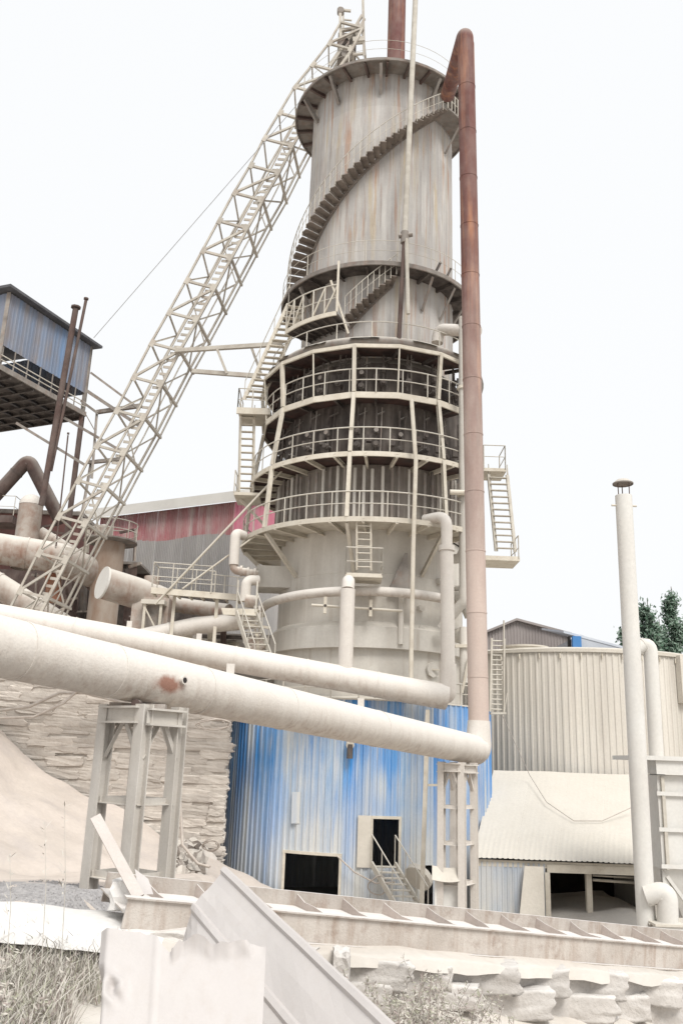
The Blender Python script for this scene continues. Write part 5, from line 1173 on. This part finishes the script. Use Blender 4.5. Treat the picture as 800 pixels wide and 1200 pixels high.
# ================================================================== FOREGROUND WALL
wall = thing('foreground_stone_wall', 'whitened rubble stone wall crossing the foreground under the steel girder', 'wall', (0, 9.5, 3.0))
b = MB()
def wc(u, v):
    x = -6.5 + 15.8 * u; y0 = wallY(x) - .015 + .03 * nz((x * 3, v * 9, 0)); z1 = walltop(x) - .05
    pr = [(y0, 2.7), (y0, z1 - .02), (y0 + .05, z1), (y0 + 1.05, z1 - .02), (y0 + 1.1, z1 - .1), (y0 + 1.25, 0.0)]
    y, z = pr[round(v * 5)]; return (x, y, z)
b.grid(wc, 160, 5, False); b.build('wall_core', M['stone_fg'], wall)
fst = [stone_mesh(M['stone_fg'], 40 + k, 9, .085, True, (1, 1, .985, .965)) for k in range(8)]
rg = random.Random(21)
for row in range(2):
    x = -6.3 + rg.random() * .4
    while x < 8.6:
        wd = rg.uniform(.45, .95); xc = x + wd / 2; zt2 = walltop(xc); z0 = bankz(xc, wallY(xc)) - .08; hh = (zt2 - z0) / 2
        p = V((xc, wallY(xc) + .13 + rg.uniform(-.03, .03), z0 + hh * (row + .5) - .05 * row))
        link('stone', rg.choice(fst), wall, Matrix.Translation(p) @ Matrix.Rotation(rg.uniform(-.08, .08), 4, 'Y') @ Matrix.Rotation(rg.choice((0, math.pi)), 4, 'Z') @ Matrix.Diagonal((wd * 1.06, .36, hh * rg.uniform(1.04, 1.14), 1)))
        x += wd
b = MB()
CX0, CX1 = -6.6, gA.x + .35
def cap_(u, v):
    x = CX0 + (CX1 - CX0) * u; e = .10 * nz((x * 2.2, 0, 0)) + .05 * nz((x * 7, 3, 0)); y0 = wallY(x) - .20 + e * .5; y1 = wallY(x) + 1.2; zz = walltop(x)
    if v < .12: return (x, y0 + .04, zz - .09 + .04 * nz((x * 3, 9, 0)))
    k = (v - .12) / .88; y = y0 + (y1 - y0) * k; return (x, y, zz + .03 * nz((x * 2, y * 2, 0)) + .07 * math.sin(min(1, k * 1.0) * math.pi) - (.10 if k > .98 else 0) + .0)
b.grid(cap_, 40, 14); b.build('dust_capping', M['slab'], wall)
CX0, CX1 = gA.x + .35, 9.4
MB().grid(cap_, 90, 14).build('dust_capping', M['dust'], wall)

# ================================================================== STEEL GIRDER ON THE WALL
gax = (gB - gA).normalized(); gE = gA + (gB - gA) * 1.22
gp = V((-gax.y, gax.x, 0)).normalized()
if gp.y < 0: gp = -gp
gup = gax.cross(gp); gup = gup if gup.z > 0 else -gup
tl = R_(6.5); gpt = gp * math.cos(tl) + gup * math.sin(tl); gut = gup * math.cos(tl) - gp * math.sin(tl)
gl = (gE - gA).length; GD, GF = .85, .25
gird = thing('steel_girder', 'long dusty steel girder with stiffener plates lying on its side on the stone wall', 'girder', gA)
def gpos(s, d, h): return gA + gax * s + gpt * d + gut * h
def gbox(name, s0, s1, d0, d1, h0, h1, m=None):
    q = [gpos(s0, d0, h0), gpos(s1, d0, h0), gpos(s1, d1, h0), gpos(s0, d1, h0)]; q2 = [gpos(s0, d0, h1), gpos(s1, d0, h1), gpos(s1, d1, h1), gpos(s0, d1, h1)]
    return MB().hexa(q, q2).build(name, m or M['girder'], gird)
gbox('near_flange', 0, gl, -.022, 0, -GF, 0); gbox('far_flange', 0.05, gl, GD, GD + .022, -GF, .02); webp = gbox('web_plate', 0.01, gl, .001, GD - .001, -GF * .55, -GF * .5)
gbox('flange_lip', -.03, gl, -.05, .03, .001, .016)
gbox('bottom_lip', 0.0, gl, -.07, .0, -GF - .016, -GF - .002)
s = .62; i = 0
while s < gl:
    b = MB(); wob = rg.uniform(-.02, .02); top = []
    nS_ = 6
    for k in range(nS_ + 1):
        q = k / nS_; dd_ = .002 + (GD - .004) * q; sag = -.02 - .055 * math.sin(math.pi * q) * rg.uniform(.6, 1.3) if 0 < k < nS_ else -.005
        off = wob * math.sin(q * 5) + rg.uniform(-.006, .006) - .2 * q; top.append((dd_, off, sag))
    for (dd_, off, sg_) in top:
        for hh_, th in ((-GF * .49, 0), (sg_, 0), (sg_, .012), (-GF * .49, .012)): b.v.append(gpos(s + off + th, dd_, hh_))
    for k in range(nS_):
        for j in range(4): a0, b0 = 4 * k, 4 * k + 4; b.face((a0 + j, b0 + j, b0 + (j + 1) % 4, a0 + (j + 1) % 4))
    b.face((0, 1, 2, 3)); e4 = 4 * nS_; b.face((e4 + 3, e4 + 2, e4 + 1, e4))
    b.build('stiffener_plate', M['girder_rust'], webp); s += .58; i += 1
# odd plate leaning at the girder's left end
t = thing('leaning_steel_strip', 'flat steel strip leaning at the left end of the girder', 'strip', at(162, 1050, 8.5))
bar('strip_plate', at(163, 1052, 8.45), at(112, 957, 8.75), .10, M['girder_rust'], t, 'box', .03, (0.35, -1, .2))
bar('strip_lip', at(165, 1056, 8.5), at(116, 957, 8.8), .02, M['girder'], t, 'box', .07, (0.35, -1, .2))
t = thing('bent_plate_offcut', 'small bent white plate inside the left end of the girder', 'plate', at(168, 1040, 8.7))
MB().grid(lambda u, v: at(158 + 16 * u + 6 * v, 1018 + 30 * v + 12 * u * (1 - v), 8.75 - .1 * v), 4, 6).grid(lambda u, v: at(158 + 16 * (1 - u) + 6 * v, 1018 + 30 * v + 12 * (1 - u) * (1 - v), 8.77 - .1 * v), 4, 6).build('plate_sheet', M['sheet'], t)
t = thing('concrete_lump', 'rounded pale lump beside the girder end on the wall', 'lump', at(143, 1050, 8.8))
link('lump_block', stone_mesh(M['slab'], 77, 4, .12), t, Matrix.Translation(at(146, 1048, 8.75)) @ Matrix.Diagonal((.22, .3, .26, 1)))
link('prop_block', stone_mesh(M['stone_fg'], 78, 4, .12), wall, Matrix.Translation(at(190, 1100, 8.5)) @ Matrix.Diagonal((.6, .4, .16, 1)))
link('prop_block', stone_mesh(M['stone_fg'], 79, 4, .12), wall, Matrix.Translation(at(400, 1128, 9.0)) @ Matrix.Diagonal((.16, .3, .24, 1)))

# ================================================================== CAST-OFF SHEETS
sT_, sR_ = at(262, 1020, 7.75), at(474, 1222, 5.15)
sL_ = at(226, 1063, 7.55)
wv = (sL_ - sT_); lv = (sR_ - sT_); nv_ = lv.cross(wv).normalized(); nv_ = nv_ if nv_.z > 0 else -nv_
t = thing('long_ribbed_sheet', 'long white ribbed roofing sheet sliding down from the girder', 'sheet', sR_)
def rib_off(w_):
    for c, hgt in ((0.0, .026), (1.0, .024), (2.0, .024)):
        d = abs(w_ - c)
        if d < .10: return hgt * (1 if d < .05 else (1 - (d - .05) / .05))
    return 0
ws = [-.10, -.055, -.05, .05, .055, .10, .3, .5, .7, .9, .945, .95, 1.05, 1.055, 1.10, 1.3, 1.5, 1.7, 1.9, 1.945, 1.95, 2.05, 2.055, 2.1]
b = MB(); nn = 16
for i in range(nn + 1):
    for w_ in ws:
        q = i / nn; p = sT_ + lv * q + wv * w_ + nv_ * (rib_off(w_) + .02 * nz((q * 4, w_ * 2, 0)) - (.22 * max(0, w_ - 1.0) * max(0, 1 - q * 5) ** 2)); b.v.append(p)
for i in range(nn):
    for j in range(len(ws) - 1): q = i * len(ws) + j; b.face((q, q + len(ws), q + len(ws) + 1, q + 1))
b2_ = len(b.v); b.v += [p - nv_ * .012 for p in list(b.v)]
for f in list(b.f): b.face(tuple(reversed([i + b2_ for i in f])))
n_w = len(ws)
for i in range(nn):
    for j in (0, n_w - 1):
        q = i * n_w + j; b.face((q, q + n_w, q + n_w + b2_, q + b2_))
for j in range(n_w - 1): b.face((j, j + 1, j + 1 + b2_, j + b2_))
b.build('sheet_metal', M['sheet'], t)
c0, c1, c2, c3 = at(117, 1086, 5.75), at(312, 1109, 5.6), at(305, 1250, 5.2), at(103, 1250, 5.25)
t = thing('torn_white_sheet', 'crumpled white metal sheet with a torn top edge standing in the grass', 'sheet', (c2 + c3) / 2)
nrm = (c1 - c0).cross(c3 - c0).normalized(); nrm = nrm if nrm.y < 0 else -nrm
tear = [0, 0, .005, 0, .01, .005, .01, .0, .02, .01, .03, .10, .14, .13, .07, .06, .03, .01, .02, .06, .07, .05, .05, .02, .01, 0, 0, .005, 0]
b = MB(); NU, NV = 84, 40
def ts(u, v):
    k = u * (len(tear) - 1); i = min(int(k), len(tear) - 2); te = tear[i] + (tear[i + 1] - tear[i]) * (k - i)
    v2 = te + (1 - te) * v
    p = c0.lerp(c1, u).lerp(c3.lerp(c2, u), v2)
    o_ = .005 * nz((u * 4, v * 4, 1)) + .05 * max(0, .12 - v) / .12 * (nz((u * 9, 5, 0)) + (.6 if .45 < u < .9 else 0)) * (1 if u > .42 else .2)
    o_ += .05 * math.exp(-((u - .10) ** 2 / .006 + (v - .45) ** 2 / .01)) * (nz((u * 14, v * 14, 2)) * 1.5 + .5)
    o_ += .006 if abs(u - .36) < .02 else 0
    o_ += (.035 * math.sin(min(1, max(0, (u - .5) / .42)) * math.pi) + .05 * nz((u * 11, v * 6, 4))) * max(0, 1 - v / .16) ** 1.5 if .5 < u < .92 else 0
    o_ += .006 * nz((u * 7, v * 5, 6)) * max(0, 1 - v / .5)
    o_ += -.28 * max(0, .05 - u) / .05 * (.2 + .8 * min(1, max(0, (v - .28) / .1)))
    return p + nrm * o_
b.grid(ts, NU, NV); b.grid(lambda u, v: V(ts(1 - u, v)) - nrm * .006, NU, NV)
b.build('sheet_metal', M['sheet'], t)

# ================================================================== GRASS, SHRUB, WEEDS, GRAVEL
def blades(n, place, hmin, hmax, seed, wd=.008, lean=.5):
    rg = random.Random(seed); b = MB()
    for _ in range(n):
        x, y, z = place(rg); h = rg.uniform(hmin, hmax); a = rg.uniform(0, 6.28); ln = rg.uniform(.1, lean) * h
        dx, dy = math.cos(a) * ln, math.sin(a) * ln; px_, py_ = -math.sin(a + .6) * wd, math.cos(a + .6) * wd; k = len(b.v)
        mi = rg.choices((0, 1, 2), (6, 2, 2))[0]
        b.v += [V((x - px_, y - py_, z)), V((x + px_, y + py_, z)), V((x + dx * .45 + px_ * .8, y + dy * .45 + py_ * .8, z + h * .62)), V((x + dx * .45 - px_ * .8, y + dy * .45 - py_ * .8, z + h * .62)), V((x + dx * 1.15, y + dy * 1.15, z + h * rg.uniform(.75, 1.0)))]
        b.face((k, k + 1, k + 2, k + 3), False, mi); b.face((k + 3, k + 2, k + 4), False, mi)
    return b
def gp1(rg):
    while True:
        x = rg.uniform(-4.8, -1.6); y = rg.uniform(3.8, 8.25)
        if x < -1.9 * (y / 6.9) + .12 or y > 7.4 and x < -1.4: return x, y, bankz(x, y) - .03
o = blades(19000, gp1, .1, .34, 3, .005, 1.1).build('dusty_grass', [M['blade'], M['blade2'], M['blade3']]); tag(o, 'dense lime coated grass in the lower left corner', 'grass', kind='stuff')
def shrub(seed, n, cx, cy, sx, sy, hmin, hmax, lv=46, leaf=.05):
    rg = random.Random(seed); b = MB()
    for _ in range(n):
        x, y = rg.gauss(cx, sx), rg.gauss(cy, sy); y = min(y, wallY(x) - .12); z = bankz(x, y) - .03; h = rg.uniform(hmin, hmax) * (1 - .35 * min(1, abs(x - cx) / (2.2 * sx))); a = rg.uniform(0, 6.28); ln = rg.uniform(.15, .75) * h
        tip = V((x + math.cos(a) * ln, y + math.sin(a) * ln, z + h)); p0 = V((x, y, z)); mid = p0.lerp(tip, .5) + V((0, 0, h * .14))
        cv = lambda q: p0 * (1 - q) ** 2 + mid * 2 * q * (1 - q) + tip * q * q
        sd2 = V((-math.sin(a), math.cos(a), 0)) * .003; k = len(b.v)
        for i in range(5): c = cv(i / 4); b.v += [c - sd2, c + sd2]
        for i in range(4): b.face((k + 2 * i, k + 2 * i + 1, k + 2 * i + 3, k + 2 * i + 2), False, 2)
        for i in range(lv):
            c = cv(rg.uniform(.2, 1)); d = V((rg.gauss(0, 1), rg.gauss(0, 1), rg.gauss(.5, .8))).normalized() * rg.uniform(.5, 1.3) * leaf; w2 = d.orthogonal().normalized() * rg.uniform(.004, .008); k = len(b.v)
            b.v += [c, c + d * .5 + w2, c + d, c + d * .5 - w2]; b.face((k, k + 1, k + 2, k + 3), False, rg.choices((0, 1, 2), (6, 3, 3))[0])
    return b
o = shrub(4, 190, .95, 8.35, .42, .4, .25, .78).build('dusty_shrub', [M['blade'], M['blade2'], M['blade3']]); tag(o, 'grey leafed dusty shrub at the foot of the stone wall, bottom centre', 'shrub')
o = shrub(9, 90, -2.75, 6.3, .5, .55, .2, .5, 40, .06).build('dusty_bush', [M['blade'], M['blade2'], M['blade3']]); tag(o, 'twiggy lime coated bush left of the torn white sheet', 'shrub')
def gp3(rg):
    x = rg.uniform(1.6, 4.2); y = rg.uniform(7.6, 9.2); return x, y, bankz(x, y) - .02
o = blades(160, gp3, .05, .16, 6).build('weed_tufts', [M['blade3'], M['blade'], M['blade3']]); tag(o, 'scattered tiny weeds on the white dust at lower right', 'weeds', kind='stuff')
# tall weed stalks at left
for k, (px, yt, lab) in enumerate(((76, 944, 'taller thin weed stalk rising at left above the wall ledge'), (53, 962, 'shorter thin weed stalk left of the taller one'), (12, 1000, 'leafy thin weed at the left picture edge'))):
    rg = random.Random(k + 60); tp_ = at(px, yt, 7.6); bt = at(px - 4, 1130, 7.4)
    t = thing('weed_stalk', lab, 'weed', bt, 'tall weeds by the wall')
    MB().tube([bt, bt.lerp(tp_, .5) + V((.02, 0, 0)), tp_], [.004, .003, .0015], 5).build('stem', M['blade'], t)
    for i in range(22):
        q = rg.uniform(.35, 1); c = bt.lerp(tp_, q); a = rg.uniform(0, 6.28); l = rg.uniform(.03, .09); d = V((math.cos(a), math.sin(a), rg.uniform(.2, 1))) * l; s_ = V((-math.sin(a), math.cos(a), 0)) * .006
        B = MB(); B.v = [c, c + d * .5 + s_, c + d, c + d * .5 - s_]; B.face((0, 1, 2, 3)); B.build('leaf', M['blade'], t)
# gravel spread behind the ledge
b = MB(); rg = random.Random(33)
b.grid(lambda u, v: (lambda x, y: (x, y, min(heapz(x, y), 3.98 - .1 * (y - 11)) + .012))(-8.4 + 5.6 * u, 10.4 + 8.0 * v), 70, 60)
for _ in range(22000):
    x = rg.uniform(-8.0, -3.0); y = 10.6 + 8 * rg.random() ** 1.5
    z = heapz(x, y)
    if z > 3.95 - .1 * (y - 11): continue
    s = rg.uniform(.012, .036); k = len(b.v); c = V((x, y, z + s * .2)); r1 = V((rg.gauss(0, 1), rg.gauss(0, 1), rg.gauss(0, 1))).normalized(); r2 = r1.orthogonal().normalized(); r3 = r1.cross(r2)
    b.v += [c + r1 * s, c - r1 * s, c + r2 * s * .8, c - r2 * s * .8, c + r3 * s * .7, c - r3 * s * .7]
    for f in ((0, 2, 4), (2, 1, 4), (1, 3, 4), (3, 0, 4), (2, 0, 5), (1, 2, 5), (3, 1, 5), (0, 3, 5)): b.face([k + q for q in f])
o = b.build('gravel', M['gravel']); tag(o, 'grey crushed stone spilled below the lime heap at left', 'gravel', kind='stuff')
